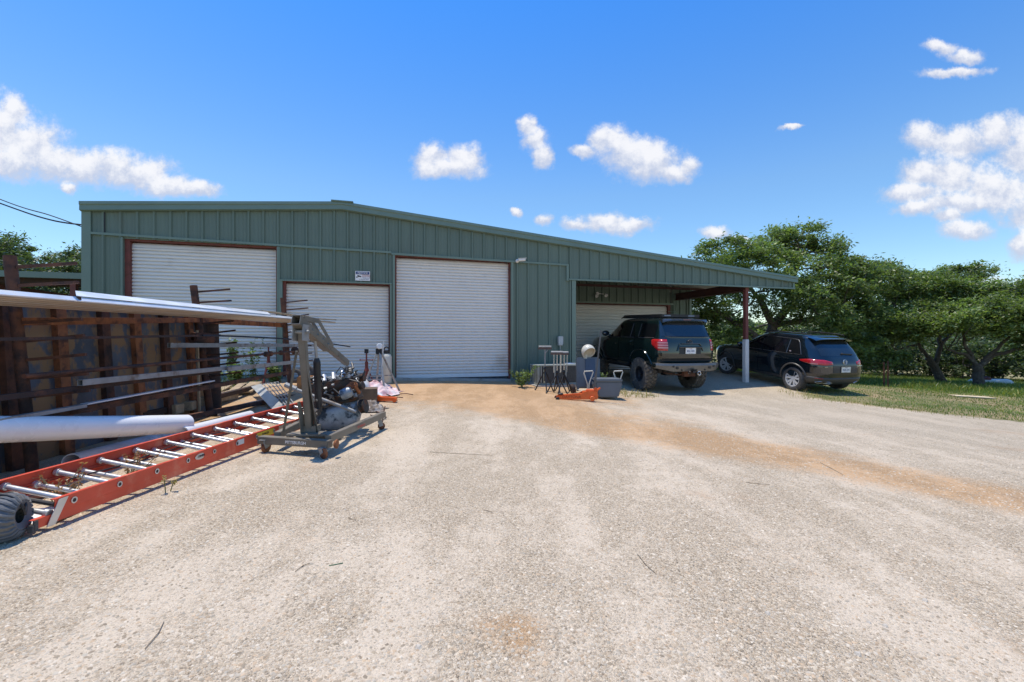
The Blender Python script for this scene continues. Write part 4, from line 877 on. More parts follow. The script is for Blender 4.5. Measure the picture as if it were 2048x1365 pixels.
# garden tyre at the left edge, white card
q = P(4, 1040, 2.50); zt_ = H(q.x, q.y)
ty = thing('old_tire', (q.x, q.y, zt_), 'small ribbed garden tyre tied with a black strap at the lower left corner', 'tyre')
m = MB(); prof = []
ax = Vector((.93,.36,.05)).normalized(); c_ = Vector((q.x, q.y, zt_+.125))
prof = [(.04,-.075),(.075,-.09),(.105,-.075),(.12,-.045),(.125,0),(.12,.045),(.105,.075),(.075,.09),(.04,.075)]
m.lathe(prof, c_, ax, 40); m.build('carcass', faderub, ty, True)
e1 = ax.orthogonal().normalized(); e2 = ax.cross(e1)
m = MB()
for k in range(22):
    for s in (-1, 1):
        P_ = []
        for i in range(6):
            f = i/5; a = 2*PI*k/22+(.14 if s > 0 else 0)+.30*f; h_ = s*(.005+.083*f); r_ = float(np.interp(abs(h_), [0,.045,.075,.09], [.127,.122,.107,.078]))
            P_.append(c_+ax*h_+(e1*math.cos(a)+e2*math.sin(a))*r_)
        m.tube(P_, .0085, 6)
m.build('tread', faderub, ty, True)
m = MB()
for off in (.3, 1.0): m.tube([c_+ax*(.098*math.cos(a))+(e1*math.cos(off)+e2*math.sin(off))*(.14*math.sin(a)) for a in [PI*i/16 for i in range(17)]], .006, 6)
m.build('strap', blackpl, ty, True)
m = MB(); a = (-3.02, 2.75); m.add([onpt(-3.05,2.62,.012), onpt(-2.76,2.72,.012), onpt(-2.80,3.0,.012), onpt(-3.10,2.93,.012)], [(0,1,2,3)]); o = m.build('white_board', whitesht); md = o.modifiers.new('s','SOLIDIFY'); md.thickness = .006; tag(o, 'flat white board on the ground inside the ladder near its left end', 'board')
for i, (a, b, l) in enumerate([((-3.1,3.1),(-2.8,3.25),'plank on the ground between the first ladder rungs'),((-3.2,3.9),(-2.75,4.3),'plank lying under the middle of the ladder'),((-3.6,2.95),(-3.25,3.3),'reddish board end left of the ladder')]):
    tag(MB().bar(onpt(*a,.02), onpt(*b,.02), .14, .02).build('plank', wood if i < 2 else mat('red_board', (.36,.16,.09), .8), bevel=.002), l, 'plank', 'boards under the ladder')

# ------------------------------------------------------------ right hand cluster
ac = thing('air_conditioner', B(10.35, -.7, .1), 'long low grey air conditioning condenser against the green wall', 'air conditioner', rz=TH)
ax0, ax1, ad0, ad1, az0, az1 = 9.70, 11.02, -.98, -.36, .10, .60
m = MB(); bb(m, ax0, ax1, ad0+.02, ad1, az0, az0+.05); bb(m, ax0-.01, ax1+.01, ad0-.01, ad1+.01, az1-.03, az1); m.build('casing', acgrey, ac, bevel=.006)
m = MB(); bb(m, ax0+.02, ax1-.02, ad0+.02, ad1-.02, az0+.05, az1-.03); m.build('coil', finmat, ac)
m = MB()
for s_ in (ax0, ax0+.075, ax0+.15, ax0+.44, ax0+.74, ax1-.20, ax1-.05): bb(m, s_, s_+.05 if s_ in (ax0, ax1-.05) else s_+.03, ad0-.002, ad0+.02, az0+.05, az1-.03)
for k in range(5): bb(m, ax0-.002, ax0+.02, ad0+.05+k*.13, ad0+.09+k*.13, az0+.05, az1-.03)
bb(m, ax1-.19, ax1-.06, ad0, ad0+.018, az0+.05, az1-.03)
m.build('guard', acgrey, ac)
m = MB(); bb(m, ax0+.155, ax0+.185, ad0-.006, ad0-.002, az0+.06, az1-.06); bb(m, ax1-.085, ax1-.06, ad0-.006, ad0-.002, az0+.04, az1-.06); m.build('label_strip', mat('pale_yellow', (.6,.58,.35), .6), ac)
m = MB(); bb(m, ax0+.62, ax0+.72, ad0-.004, ad0-.001, az0+.14, az0+.17); m.build('badge', redtxt, ac)
m = MB(); bb(m, ax0-.08, ax1+.08, ad0-.08, ad1+.05, .04, .10); m.build('pad', concrete, ac)
m = MB(); m.ring(B(10.7, -.66, .615), .16, .012, (0,0,1), 24, 6); m.ring(B(10.7, -.66, .615), .09, .01, (0,0,1), 20, 6); m.build('fan_guard', alu, ac, True)
def rstand(x, y, h, rw, ang, label, legmt):
    z = H(x, y); t_ = thing('roller_stand', (x, y, z), label, 'roller stand', 'roller stands by the air conditioner')
    for k in range(4 if rw < .29 else 3):
        a = ang+2*PI*k/(4 if rw < .29 else 3); f = Vector((x+.24*math.cos(a), y+.24*math.sin(a), 0)); f.z = H(f.x, f.y)
        m = MB(); m.tube([f, (x+.03*math.cos(a), y+.03*math.sin(a), z+h*.42)], .014, 8); m.ball(f+Vector((0,0,.012)), .02, 8, 6); m.build('leg', legmt, t_, True)
    m = MB(); m.tube([(x,y,z+h*.22),(x,y,z+h*.55)], .022, 10); m.ball((x,y,z+h*.50),.035,8,6); m.build('post', legmt, t_, True)
    m = MB(); m.tube([(x,y,z+h*.5),(x,y,z+h*.93)], .013, 10)
    if rw < .29:
        for s in (-.07,.07): m.tube([(x+s,y,z+h*.5),(x+s,y,z+h*.95)], .010, 8)
    else: m.tube([(x,y,z+h*.84),(x+.08,y,z+h*.93)], .01, 6)
    m.build('inner_tube', chrome if rw < .29 else galvdull, t_, True)
    m = MB(); m.bar((x-rw/2,y,z+h*.945),(x+rw/2,y,z+h*.945), .06, .035); m.build('cradle', mat('brown_cradle', (.10,.06,.05), .6), t_, bevel=.004)
    m = MB(); m.tube([(x-rw/2+.01,y,z+h*.985),(x+rw/2-.01,y,z+h*.985)], .026, 14); m.build('roller', galvdull, t_, True)
q = P(1090,775,10.3); rstand(q.x, 10.3, 1.03, .31, .6, 'tallest roller stand with a single post, leftmost in front of the air conditioner', darkmetal)
q = P(1114,780,9.9); rstand(q.x, 9.9, .93, .28, .2, 'nearest four legged roller stand in front of the air conditioner', darkmetal)
q = P(1128,777,10.3); rstand(q.x, 10.3, .92, .22, .9, 'roller stand half hidden behind the nearest one', darkmetal)
# salon dryer chair
cx, cy = 1.86, 9.72; z_ = H(cx, cy)
dc = thing('salon_chair', (cx, cy, z_), 'old grey vinyl salon dryer chair with a cream hood beside the orange jack', 'chair')
m = MB(); m.prism([(cx-.02,cy-.26,z_+.03),(cx+.38,cy-.26,z_+.03),(cx+.46,cy-.26,z_+.30),(cx+.46,cy-.26,z_+.36),(cx-.09,cy-.26,z_+.36),(cx-.10,cy-.26,z_+.28)], (0,.50,0)); m.build('seat_base', vinyl, dc, bevel=.02)
m = MB(); m.box((cx+.185,cy-.01,z_+.385),(.58,.54,.06)); m.build('seat_cushion', vinyl, dc, True, bevel=.025, angle=60)
BK = Matrix.Rotation(R(-6), 3, 'X')
m = MB(); m.box((cx-.14,cy+.46,z_+.50),(.54,.11,.70), BK); m.build('backrest', vinyl, dc, True, bevel=.035, angle=60)
m = MB(); m.box((cx-.10,cy+.395,z_+.52),(.22,.02,.60), BK); m.build('back_panel', mat('blue_vinyl', (.035,.065,.12), .4), dc, bevel=.008)
m = MB(); m.box((cx-.38,cy+.46,z_+.46),(.05,.13,.74), BK); m.build('side_panel', vinyl, dc, bevel=.01)
for s in (-.20, .46):
    m = MB(); yb = cy+(.05 if s < 0 else .12); P0 = [(cx+s-.02,yb,z_+.10),(cx+s-.02,yb,z_+.28),(cx+s-.10,yb-.02,z_+.52),(cx+s-.09,yb-.02,z_+.56),(cx+s+.09,yb,z_+.57),(cx+s+.10,yb,z_+.54),(cx+s+.02,yb,z_+.30),(cx+s+.0,yb,z_+.10)]; m.tube(P0, .014, 8); m.build('armrest', cream, dc, True)
m = MB(); hc = Vector((cx-.14,cy+.42,z_+.98)); rows = []
for i in range(14):
    t_ = PI*.60*i/13; rows.append([hc+Vector((.155*math.sin(t_)*math.cos(a), .165*math.sin(t_)*math.sin(a), .165*math.cos(t_))) for a in [2*PI*k/28 for k in range(29)]])
rows.append([hc+Vector((.135*math.cos(a), .145*math.sin(a), -.045)) for a in [2*PI*k/28 for k in range(29)]])
M_ = Matrix.Rotation(R(-46), 3, 'X') @ Matrix.Rotation(R(-18), 3, 'Y'); rows = [[hc+M_@(p-hc) for p in r_] for r_ in rows]; m.grid(rows); m.build('dryer_hood', cream, dc, True)
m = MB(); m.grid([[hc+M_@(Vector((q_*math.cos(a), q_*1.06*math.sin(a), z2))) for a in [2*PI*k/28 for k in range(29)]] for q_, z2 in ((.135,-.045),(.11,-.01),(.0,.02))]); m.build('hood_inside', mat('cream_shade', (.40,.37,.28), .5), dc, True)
m = MB(); m.box((cx-.20,cy+.50,z_+.88),(.09,.07,.20)); m.build('hood_arm', cream, dc, bevel=.01)
# floor jack
jz = H(1.3, 9.0); jk = thing('floor_jack', (1.28, 9.0, jz), 'bright orange low profile floor jack with a long dark handle', 'jack')
def J(x, y, z): return Vector((.88+x, 9.02+y-.06*x, jz+z))
for s in (-.11, .11):
    m = MB(); m.prism([J(0,s,.035),(J(.12,s,.025)),J(.80,s,.03),J(.82,s,.08),J(.80,s,.17),J(.70,s,.20),J(.55,s,.18),J(.45,s,.125),J(.10,s,.10),J(.02,s,.08)], (0,.012,0)); m.build('side_plate', jackor, jk, bevel=.003)
m = MB(); m.bar(J(.10,0,.085), J(.60,0,.12), .10, .05); m.build('lift_arm', jackor, jk, bevel=.008)
m = MB(); m.lathe([(0,0),(.055,0),(.06,.02),(.05,.03),(0,.03)], J(.09,0,.11), (0,0,1), 18); m.build('saddle', blackpl, jk)
m = MB(); m.box(J(.64,0,.13),(.22,.16,.10)); m.tube([J(.60,0,.19),J(.76,0,.19)], .04, 12); m.build('pump_unit', jackor, jk, bevel=.01)
m = MB(); m.bar(J(.78,0,.14), J(.80,0,.25), .08, .07); m.tube([J(.80,-.1,.22),J(.86,-.1,.26)], .02, 8); m.build('handle_socket', jackor, jk, bevel=.006)
m = MB(); m.tube([J(.76,0,.20), J(.905,.05,1.40)], .016, 10); m.tube([J(.76,0,.20), J(.80,.02,.55)], .024, 10); m.build('handle', mat('handle_grey', (.09,.09,.09), .45, .2), jk, True)
for x_, s, r_ in ((.02,-.13,.038),(.02,.13,.038),(.70,-.14,.05),(.70,.14,.05)):
    m = MB(); m.lathe([(0,-.018),(r_*.9,-.018),(r_,-.012),(r_,.012),(r_*.9,.018),(0,.018)], J(x_, s, r_+.0), (0,1,0), 20); m.build('wheel', darkmetal if x_ < .1 else jackor, jk, True)
text('DAYTONA', .075, frame(J(.30,-.1115,.075), (1,-.06,-.0), (0,0,1)), mat('jack_text', (.28,.05,.01), .5), 'lettering', jk, .0008)
tag(MB().bar(onpt(1.35,10.0,.03), onpt(2.0,9.75,.03), .10, .05).build('plank', wood, bevel=.003), 'short board lying between the roller stands and the dryer chair', 'plank')
m = MB(); q = P(1142,768,10.0); m.lathe([(.03,0),(.10,0),(.11,.02),(.11,.06),(.10,.08),(.03,.08)], onpt(q.x,10.0,.11), (1,.2,.25), 20, True); tag(m.build('wheel_hub', darkrust, smooth=True), 'small dark rusty wheel propped between the stands and the chair', 'wheel')
tag(MB().tube([onpt(1.45,9.9,.12), onpt(1.60,9.5,.10), onpt(1.72,9.35,.06)], .010, 6).build('rod', cream, smooth=True), 'bent cream rod lying by the chair', 'rod')
# ------------------------------------------------------------ cars (local frame: x forward from the tail, y left, z up from the ground)
class Car:
    def __init__(s, lev, nr=7., nf=4.5):   # lev: z, half width, x rear, x front
        s.lev = np.array(lev); s.nr = nr; s.nf = nf; s.c = {}
    def outline(s, z):
        k = round(z, 4)
        if k in s.c: return s.c[k]
        L = s.lev; w_, xr, xf = (np.interp(z, L[:,0], L[:,j]) for j in (1,2,3)); xc = xr+(xf-xr)*.5
        t_ = np.linspace(0, PI, 1201); ct, st = np.cos(t_), np.sin(t_)      # 0: rear centre -> front centre, left side
        n = np.where(ct > 0, s.nr, s.nf)
        a = np.where(ct > 0, xc-xr, xf-xc)
        x = xc - np.sign(ct)*a*np.abs(ct)**(2/n); y = w_*np.abs(st)**(2/n)
        cum = np.r_[0, np.cumsum(np.hypot(np.diff(x), np.diff(y)))]
        s.c[k] = (x, y, cum); return s.c[k]
    def ring(s, z, N):
        x, y, cum = s.outline(z); q = np.linspace(0, cum[-1], N+1); X = np.interp(q, cum, x); Y = np.interp(q, cum, y)
        pts = [Vector((X[i], Y[i], z)) for i in range(N+1)] + [Vector((X[i], -Y[i], z)) for i in range(N-1, 0, -1)]
        return pts
    def pt(s, q, z, off=0., side=1):
        x, y, cum = s.outline(z); sg = 1 if q >= 0 else -1; q = abs(q)
        X = np.interp(q, cum, x); Y = np.interp(q, cum, y)
        X2 = np.interp(min(q+.01, cum[-1]), cum, x); Y2 = np.interp(min(q+.01, cum[-1]), cum, y); X1 = np.interp(max(q-.01,0), cum, x); Y1 = np.interp(max(q-.01,0), cum, y)
        d = Vector((X2-X1, Y2-Y1, 0)).normalized(); n = Vector((-d.y, d.x, 0)) 
        if n.y < 0 and abs(n.y) > abs(n.x): n = -n
        if abs(n.x) >= abs(n.y) and n.x > 0 and X < 2: n = -n
        xb, yb, cb = s.outline(z+.01); tz = Vector((np.interp(q, cb, xb)-X, np.interp(q, cb, yb)-Y, .01)).normalized()
        n3 = d.cross(tz); n3 = n3 if n3.dot(n) > 0 else -n3; n3.normalize()
        p = Vector((X, Y, z)) + n3*off
        if sg*side < 0: p.y = -p.y
        return p
    def sx(s, X, z):
        x, y, cum = s.outline(z); return float(np.interp(X, x[30:], cum[30:]))
    def body(s, N=60, zs=None):
        L = s.lev; zs = sorted(set(list(L[:,0]) + list(np.arange(L[0,0], L[-1,0], .045)))); m = MB(); rows = []
        for z in zs: r_ = s.ring(z, N); rows.append(r_+[r_[0]])
        n = len(rows[0])-1; b = 0
        vs = [p for r_ in rows for p in r_[:-1]]; fs = [(i*n+j, i*n+(j+1)%n, (i+1)*n+(j+1)%n, (i+1)*n+j) for i in range(len(rows)-1) for j in range(n)]
        fs += [tuple(range(n)), tuple((len(rows)-1)*n+j for j in range(n-1,-1,-1))]; return m.add(vs, fs)
    # patch lying on the surface; corners as (x or s) ranges with z functions
    def side(s, m, x0, x1, zlo, zhi, off, n=14, nz=5, thick=.0, sd=1):
        rows = []
        for i in range(n+1):
            X = x0+(x1-x0)*i/n; f = i/n; a = zlo(X) if callable(zlo) else zlo; b = zhi(X) if callable(zhi) else zhi
            rows.append([s.pt(s.sx(X, a+(b-a)*j/nz), a+(b-a)*j/nz, off, sd) for j in range(nz+1)])
        m.grid(rows); return m
    def rear(s, m, q0, q1, zlo, zhi, off, n=14, nz=5):
        rows = []
        for i in range(n+1):
            q = q0+(q1-q0)*i/n; a = zlo(q) if callable(zlo) else zlo; b = zhi(q) if callable(zhi) else zhi
            rows.append([s.pt(q, a+(b-a)*j/nz, off) for j in range(nz+1)])
        m.grid(rows); return m
    def line(s, m, pts, off, r, rear=False):
        m.tube([s.pt(q if rear else s.sx(q, z), z, off) for q, z in pts], r, 6); return m
def solid(o, t_, off=1):
    md = o.modifiers.new('s', 'SOLIDIFY'); md.thickness = t_; md.offset = off; return o
def carve(o, cyls):
    c = MB()
    for (x, z, r_, w0, w1) in cyls:
        c.lathe([(0,w0),(r_,w0),(r_,w1),(0,w1)], (x,0,z), (0,1,0), 40)
    co = c.build('cutter', blackpl, None, local=True); md = o.modifiers.new('b','BOOLEAN'); md.operation = 'DIFFERENCE'; md.object = co; md.solver = 'EXACT'
    bpy.context.view_layer.update(); dg = bpy.context.evaluated_depsgraph_get(); me = bpy.data.meshes.new_from_object(o.evaluated_get(dg)); o.modifiers.clear(); old = o.data; o.data = me; bpy.data.objects.remove(co)
    me.shade_smooth(); me.set_sharp_from_angle(angle=R(32)); return o
def wheel(par, x, y, r, wd, rr, kind, steer=0):
    w_ = bpy.data.objects.new('wheel', None); COL.objects.link(w_); w_.parent = par; w_.location = (x, y, r-(.085 if kind == 'mud' else 0)); sg = 1 if y > 0 else -1
    w_.rotation_euler = (0, 0, steer); h = wd/2
    m = MB(); pr = [(rr,-h*.85),(rr+.01,-h*.95),(r*.80,-h*1.04),(r*.93,-h*.98),(r*.985,-h*.80),(r,-h*.5),(r,h*.5),(r*.985,h*.80),(r*.93,h*.98),(r*.80,h*1.04),(rr+.01,h*.95),(rr,h*.85)]
    if kind == 'mud': pr = [(a*(.965 if a > r*.9 else 1), b) for a, b in pr]
    else:
        pr = pr[:5]+[(r,-h*.62),(r,-h*.40),(r-.01,-h*.38),(r-.01,-h*.30),(r,-h*.28),(r,-h*.05),(r-.01,-h*.03),(r-.01,h*.05),(r,h*.07),(r,h*.3),(r-.01,h*.32),(r-.01,h*.40),(r,h*.42),(r,h*.62)]+pr[7:]
    m.lathe(pr, (0,0,0), (0,1,0), 56)
    tr = m.build('tyre', rubber if kind != 'mud' else dustrubber, w_, True)
    if kind == 'mud':
        m = MB(); K = 26
        for k in range(K):
            for (yy, wdd, da, ang) in ((-.80,.40,0,.35),(.80,.40,.5,-.35),(-.27,.42,.3,-.55),(.27,.42,.8,.55)):
                a = 2*PI*(k+da)/K; M_ = Matrix.Rotation(a, 3, 'Y') @ Matrix.Rotation(ang, 3, 'Z')
                c_ = Matrix.Rotation(a, 3, 'Y') @ Vector((0, yy*h, 0)) ; c_ = Matrix.Rotation(a, 3, 'Y') @ Vector((r*(.975 if abs(yy) > .5 else .98), yy*h, 0))
                m.box(c_, (.035, wdd*h, 2*PI*r/K*.62), M_)
            for s_ in (-1, 1):
                a = 2*PI*(k+.25)/K; c_ = Matrix.Rotation(a, 3, 'Y') @ Vector((r*.915, s_*h*.99, 0)); m.box(c_, (.085, .022, 2*PI*r/K*.5), Matrix.Rotation(a, 3, 'Y'))
        m.build('tread', dustrubber, w_)
        m = MB(); m.lathe([(rr+.01,h*.93*sg),(rr,h*.80*sg),(rr-.025,h*.78*sg),(rr-.035,h*.3*sg),(rr*.66,h*.12*sg),(rr*.50,h*.30*sg),(rr*.40,h*.32*sg),(rr*.33,h*.30*sg),(0,h*.30*sg)], (0,0,0), (0,1,0), 36)
        m.lathe([(0,h*.3*sg),(.055,h*.3*sg),(.05,h*.62*sg),(0,h*.64*sg)], (0,0,0), (0,1,0), 18)
        for k in range(6): a = 2*PI*k/6; m.lathe([(0,h*.32*sg),(.012,h*.32*sg),(.010,h*.42*sg),(0,h*.42*sg)], (.068*math.cos(a),0,.068*math.sin(a)), (0,1,0), 8)
        m.build('rim', mat('steel_rim', (.035,.04,.05), .4, .5, .3, 9, dust=.1), w_, True)
        m = MB()
        for k in range(10): a = 2*PI*k/10; m.lathe([(0,h*.24*sg),(.02,h*.24*sg),(.02,h*.255*sg),(0,h*.255*sg)], (rr*.62*math.cos(a),0,rr*.62*math.sin(a)), (0,1,0), 12)
        m.build('rim_hole', blackpl, w_)
    else:
        m = MB(); m.lathe([(rr+.012,h*.93*sg),(rr,h*.86*sg),(rr-.018,h*.84*sg),(rr-.03,h*.4*sg),(rr-.05,-h*.2*sg)], (0,0,0), (0,1,0), 44)
        for k in range(5):
            for da in (-.17, .17):
                a = 2*PI*k/5+da+.3; a0 = 2*PI*k/5+.3+da*.7; a1 = a+da*.55
                p0 = Vector((.05*math.cos(a0), h*.62*sg, .05*math.sin(a0))); p1 = Vector(((rr-.01)*math.cos(a1), h*.80*sg, (rr-.01)*math.sin(a1)))
                m.bar(p0, p1, .046, .02, up=(0,1,0), wb=.062)
        m.lathe([(0,h*.70*sg),(.03,h*.72*sg),(.065,h*.66*sg),(.07,h*.5*sg),(0,h*.5*sg)], (0,0,0), (0,1,0), 20)
        m.build('rim', silver, w_, True)
        m = MB(); m.lathe([(rr-.03,h*.30*sg),(0,h*.30*sg)], (0,0,0), (0,1,0), 30); m.build('brake_disc', darkmetal, w_)
    return w_
def plate(par, c, rows, wd=.31, ht=.155, lean=0, off=.012):
    # number plate facing -x (rear)
    M_ = frame(c, (0,-1,0), (math.sin(lean),0,math.cos(lean)))
    m = MB(); m.box((0,0,0), (wd, ht, .006)); m.v = [tuple(M_ @ Vector(p)) for p in m.v]; pl = m.build('number_plate', whitesht, par, local=True)
    m = MB(); m.box((0,ht/2-.004,.002),(wd+.012,.012,.010)); m.box((0,-ht/2+.004,.002),(wd+.012,.012,.010)); m.box((wd/2,0,.002),(.012,ht-.004,.010)); m.box((-wd/2,0,.002),(.012,ht-.004,.010)); m.v = [tuple(M_ @ Vector(p)) for p in m.v]; m.build('plate_frame', alu, pl, local=True)
    for body, sz, yy, mt, sx in rows: text(body, sz, M_ @ Matrix.Translation((0, yy, .004)), mt, 'lettering', pl, .0008, sx=sx)
    return pl

# ---- dark green lifted off-road SUV
ang1 = R(90)+TH
rl = Vector((3.86, 11.8)); ctr = rl + Vector((CT, ST))*.925
zrear = H(*(ctr + Vector((-ST, CT))*.95)); zfr = H(*(ctr + Vector((-ST, CT))*3.7)); p1_ = math.atan2(zfr-zrear, 2.75)
c1 = thing('parked_suv', (ctr.x, ctr.y, -.120), 'lifted dark green SUV with mud tyres and roof rack parked under the carport', 'car', rz=ang1, ry=-R(2.0))
C1 = Car([(.60,.84,.16,4.25),(.66,.90,.09,4.42),(.74,.92,.065,4.5),(.90,.933,.012,4.53),(.96,.935,.0,4.53),(1.17,.93,.022,4.48),(1.27,.915,.04,4.36),(1.33,.90,.055,4.1),(1.37,.875,.075,3.7),(1.42,.845,.075,3.28),(1.60,.795,.17,2.98),(1.84,.725,.29,2.62),(1.885,.70,.31,2.5),(1.915,.65,.34,2.36),(1.935,.56,.42,2.2),(1.945,.40,.6,1.9)], 8, 5)
WB0, WB1, RW = .97, 3.72, .45
o = C1.body().build('body', paint1, c1, True, local=True)
carve(o, [(WB0,.50,.55,.58,1.3),(WB0,.50,.55,-1.3,-.58),(WB1,.50,.53,.55,1.3),(WB1,.50,.53,-1.3,-.55)])
m = MB(); m.box((2.2,0,.62),(3.6,1.35,.30)); m.box((1.0,0,.42),(.12,1.4,.10)); m.box((.97,0,.43),(.26,.30,.24)); m.box((.65,.3,.56),(.6,.5,.2)); m.build('chassis', darkmetal, c1, local=True)
m = MB(); m.tube([(.55,-.45,.55),(.40,-.45,.50),(.2,-.45,.52)], .035, 10); m.build('exhaust', rust, c1, local=True)
for s in (-1, 1):
    for wx_ in (WB0, WB1): 
        m = MB(); pts = []
        for k in range(15):
            a = PI*(-.06+1.12*k/14); X = wx_+.565*math.cos(a); Z = .50+.565*math.sin(a)
            if Z > .66: pts.append(C1.pt(C1.sx(X, Z), Z, .012, s))
        m.tube(pts, .022, 8); m.build('arch_trim', paint1, c1, True, local=True)
for x, y in ((WB0,.80),(WB0,-.80),(WB1,.80),(WB1,-.80)): wheel(c1, x, y, RW, .30, .215, 'mud')
def belt1(X): return 1.395 - .012*(X-1)
def sidewin(C, car, x0, x1, zl, zh, name='window', mt=glassd, sd=(1,-1), off=.004, n=10):
    for s in sd:
        m = MB(); C.side(m, x0, x1, zl, zh, off, n, 6, sd=s); m.build(name, mt, car, True, local=True)
def dtop(a, b, z0, z1): return lambda X: z0+(z1-z0)*min(1, max(0, (X-a)/(b-a)))
sidewin(C1, c1, .40, 1.12, belt1, lambda X: 1.78 if X > .5 else 1.72+.6*(X-.4)); sidewin(C1, c1, 1.38, 1.58, belt1, lambda X: 1.42+(X-1.36)*1.65 if X < 1.58 else 1.79); sidewin(C1, c1, 1.60, 2.12, belt1, 1.79)
sidewin(C1, c1, 2.20, 3.05, lambda X: belt1(X), lambda X: min(1.79, 1.79-(X-2.52)*.74 if X > 2.52 else 1.79))
for s in (1, -1):      # door panels with their handles
    for (xa, xb, hx) in ((1.30, 2.14, 1.40), (2.18, 3.18, 2.30)):
        m = MB(); lo = (lambda X: max(.70, .50+math.sqrt(max(0, .61**2-(X-WB0)**2))) if X < 1.6 else .70)
        C1.side(m, xa, xb, lo, lambda X: belt1(X)-.03, .006, 16, 12, sd=s); dr = m.build('door', paint1, c1, True, local=True)
        m = MB(); a_, b_ = C1.pt(C1.sx(hx, 1.18), 1.18, .035, s), C1.pt(C1.sx(hx+.2, 1.18), 1.18, .035, s); m.bar(a_, b_, .03, .035); m.bar(C1.pt(C1.sx(hx+.05,1.18),1.18,.008,s), C1.pt(C1.sx(hx+.15,1.18),1.18,.008,s), .008, .07); m.build('handle', paint1, dr, local=True, bevel=.008)
    m = MB()
    for (xa, xb) in ((.40,1.12),(1.38,2.12),(2.20,3.02)): m.tube([C1.pt(C1.sx(X, belt1(X)-.012), belt1(X)-.012, .008, s) for X in np.linspace(xa, xb, 8)], .010, 6)
    m.tube([C1.pt(C1.sx(1.16,z), z, .008, s) for z in (1.40,1.6,1.78)], .008, 6); m.tube([C1.pt(C1.sx(1.59,z), z, .008, s) for z in (1.40,1.78)], .010, 6)
    m.build('window_trim', trimgrey, c1, local=True)
    m = MB(); p = C1.pt(C1.sx(3.0,1.42),1.42,.02,s); m.ball(p+Vector((.02,s*.14,.04)), (.07,.13,.09), 14, 10); m.bar(p, p+Vector((.02,s*.10,0)), .05, .04); m.build('mirror', mat('blue_black_paint', (.01,.02,.04), .2, coat=1), c1, True, local=True)
    m = MB(); m.tube([(WB0+.62,s*.86,.60),(WB0+.75,s*.93,.57),(WB1-.78,s*.93,.57),(WB1-.66,s*.86,.60)], .04, 10); m.build('rock_slider', darkmetal, c1, True, local=True)
    # tail lamps
    m = MB(); qa, qb = .67, 1.14
    def lo_(q): return 1.06+.0*(q) + (max(0, q-.93))*.75
    def hi_(q): return 1.355 - max(0, (q-1.05))*.3
    C1.rear(m, qa*s, qb*s, lambda q: lo_(abs(q)), lambda q: hi_(abs(q)), .014, 18, 6); tl = m.build('tail_lamp', lens_red, c1, True, local=True); solid(tl, .02, -1)
    m = MB()
    for k in range(3): C1.rear(m, (.66)*s, .92*s, 1.12+k*.065, 1.155+k*.065, .0165, 8, 1)
    m.build('lens_strip', mat('pale_red_lens', (.50,.20,.19), .15, coat=1), tl, local=True)
# rear window, tailgate, trims
m = MB(); C1.rear(m, -.66, .66, 1.445, lambda q: 1.80-.05*(abs(q)/.66)**3, .004, 20, 6); m.build('rear_window', glassr, c1, True, local=True)
for s in (-1, 1):
    m = MB(); C1.rear(m, s*.69, s*.80, 1.44, lambda q: 1.76, .006, 4, 6); m.build('rear_pillar', glassr, c1, True, local=True)
m = MB(); C1.rear(m, -.82, .82, .80, 1.40, .006, 22, 12); tg = m.build('tailgate', paint1, c1, True, local=True)
m = MB(); C1.rear(m, -.80, .80, .80, .845, .03, 20, 1); m.build('lower_trim', blackpl, tg, local=True)
m = MB(); m.tube([C1.pt(q, z, .022) for q, z in ((.40,1.06),(.33,1.21),(.28,1.245),(-.28,1.245),(-.33,1.21),(-.40,1.06))], .016, 8); m.tube([C1.pt(q, 1.155, .03) for q in (.36,.2,0,-.2,-.36)], .022, 8); m.build('garnish', paint1, tg, True, local=True)
m = MB(); C1.rear(m, -.33, .33, .97, 1.14, .012, 10, 3); m.build('plate_recess', blackpl, tg, local=True)
plate(c1, C1.pt(0, 1.055, .028), [('BSN·1042', .072, -.008, bluetxt, .82), ('TEXAS', .026, .055, redtxt, 1.2), ('The Lone Star State', .014, -.06, bluetxt, 1)])
e = C1.pt(0, 1.29, .03); m = MB(); fr = frame(e, (0,-1,0), (0,0,1))
def oval(rx, ry, r_, cx=0, cy=0): return [fr @ Vector((cx+rx*math.cos(a), cy+ry*math.sin(a), 0)) for a in [2*PI*k/28 for k in range(29)]]
m.tube(oval(.075,.05,.0,), .007, 6, False); m.tube(oval(.022,.046,0), .006, 6, False); m.tube(oval(.048,.018,0,0,.028), .006, 6, False); m.build('emblem', trimgrey, tg, True, local=True)
# roof spoiler
m = MB(); rows = []
for q in np.linspace(-.70, .70, 17):
    e_ = (abs(q)/.70)**4*.06; x0 = .15+e_*1.5; rows.append([(.42,q,1.925-e_*.3),(.25,q,1.925-e_*.5),(x0,q,1.895-e_),(x0-.01,q,1.875-e_),(x0+.06,q,1.845-e_),(.30,q,1.85-e_)])
m.grid(rows); m.add(rows[0],[tuple(range(6))]); m.add(rows[-1],[tuple(range(6))]); m.build('spoiler', mat('spoiler_paint', (.03,.035,.04), .25, coat=1), c1, True, local=True)
m = MB(); m.box((.148,0,1.885),(.012,.24,.016)); m.build('brake_light', mat('dull_red_lens', (.30,.12,.12), .3), c1, local=True)
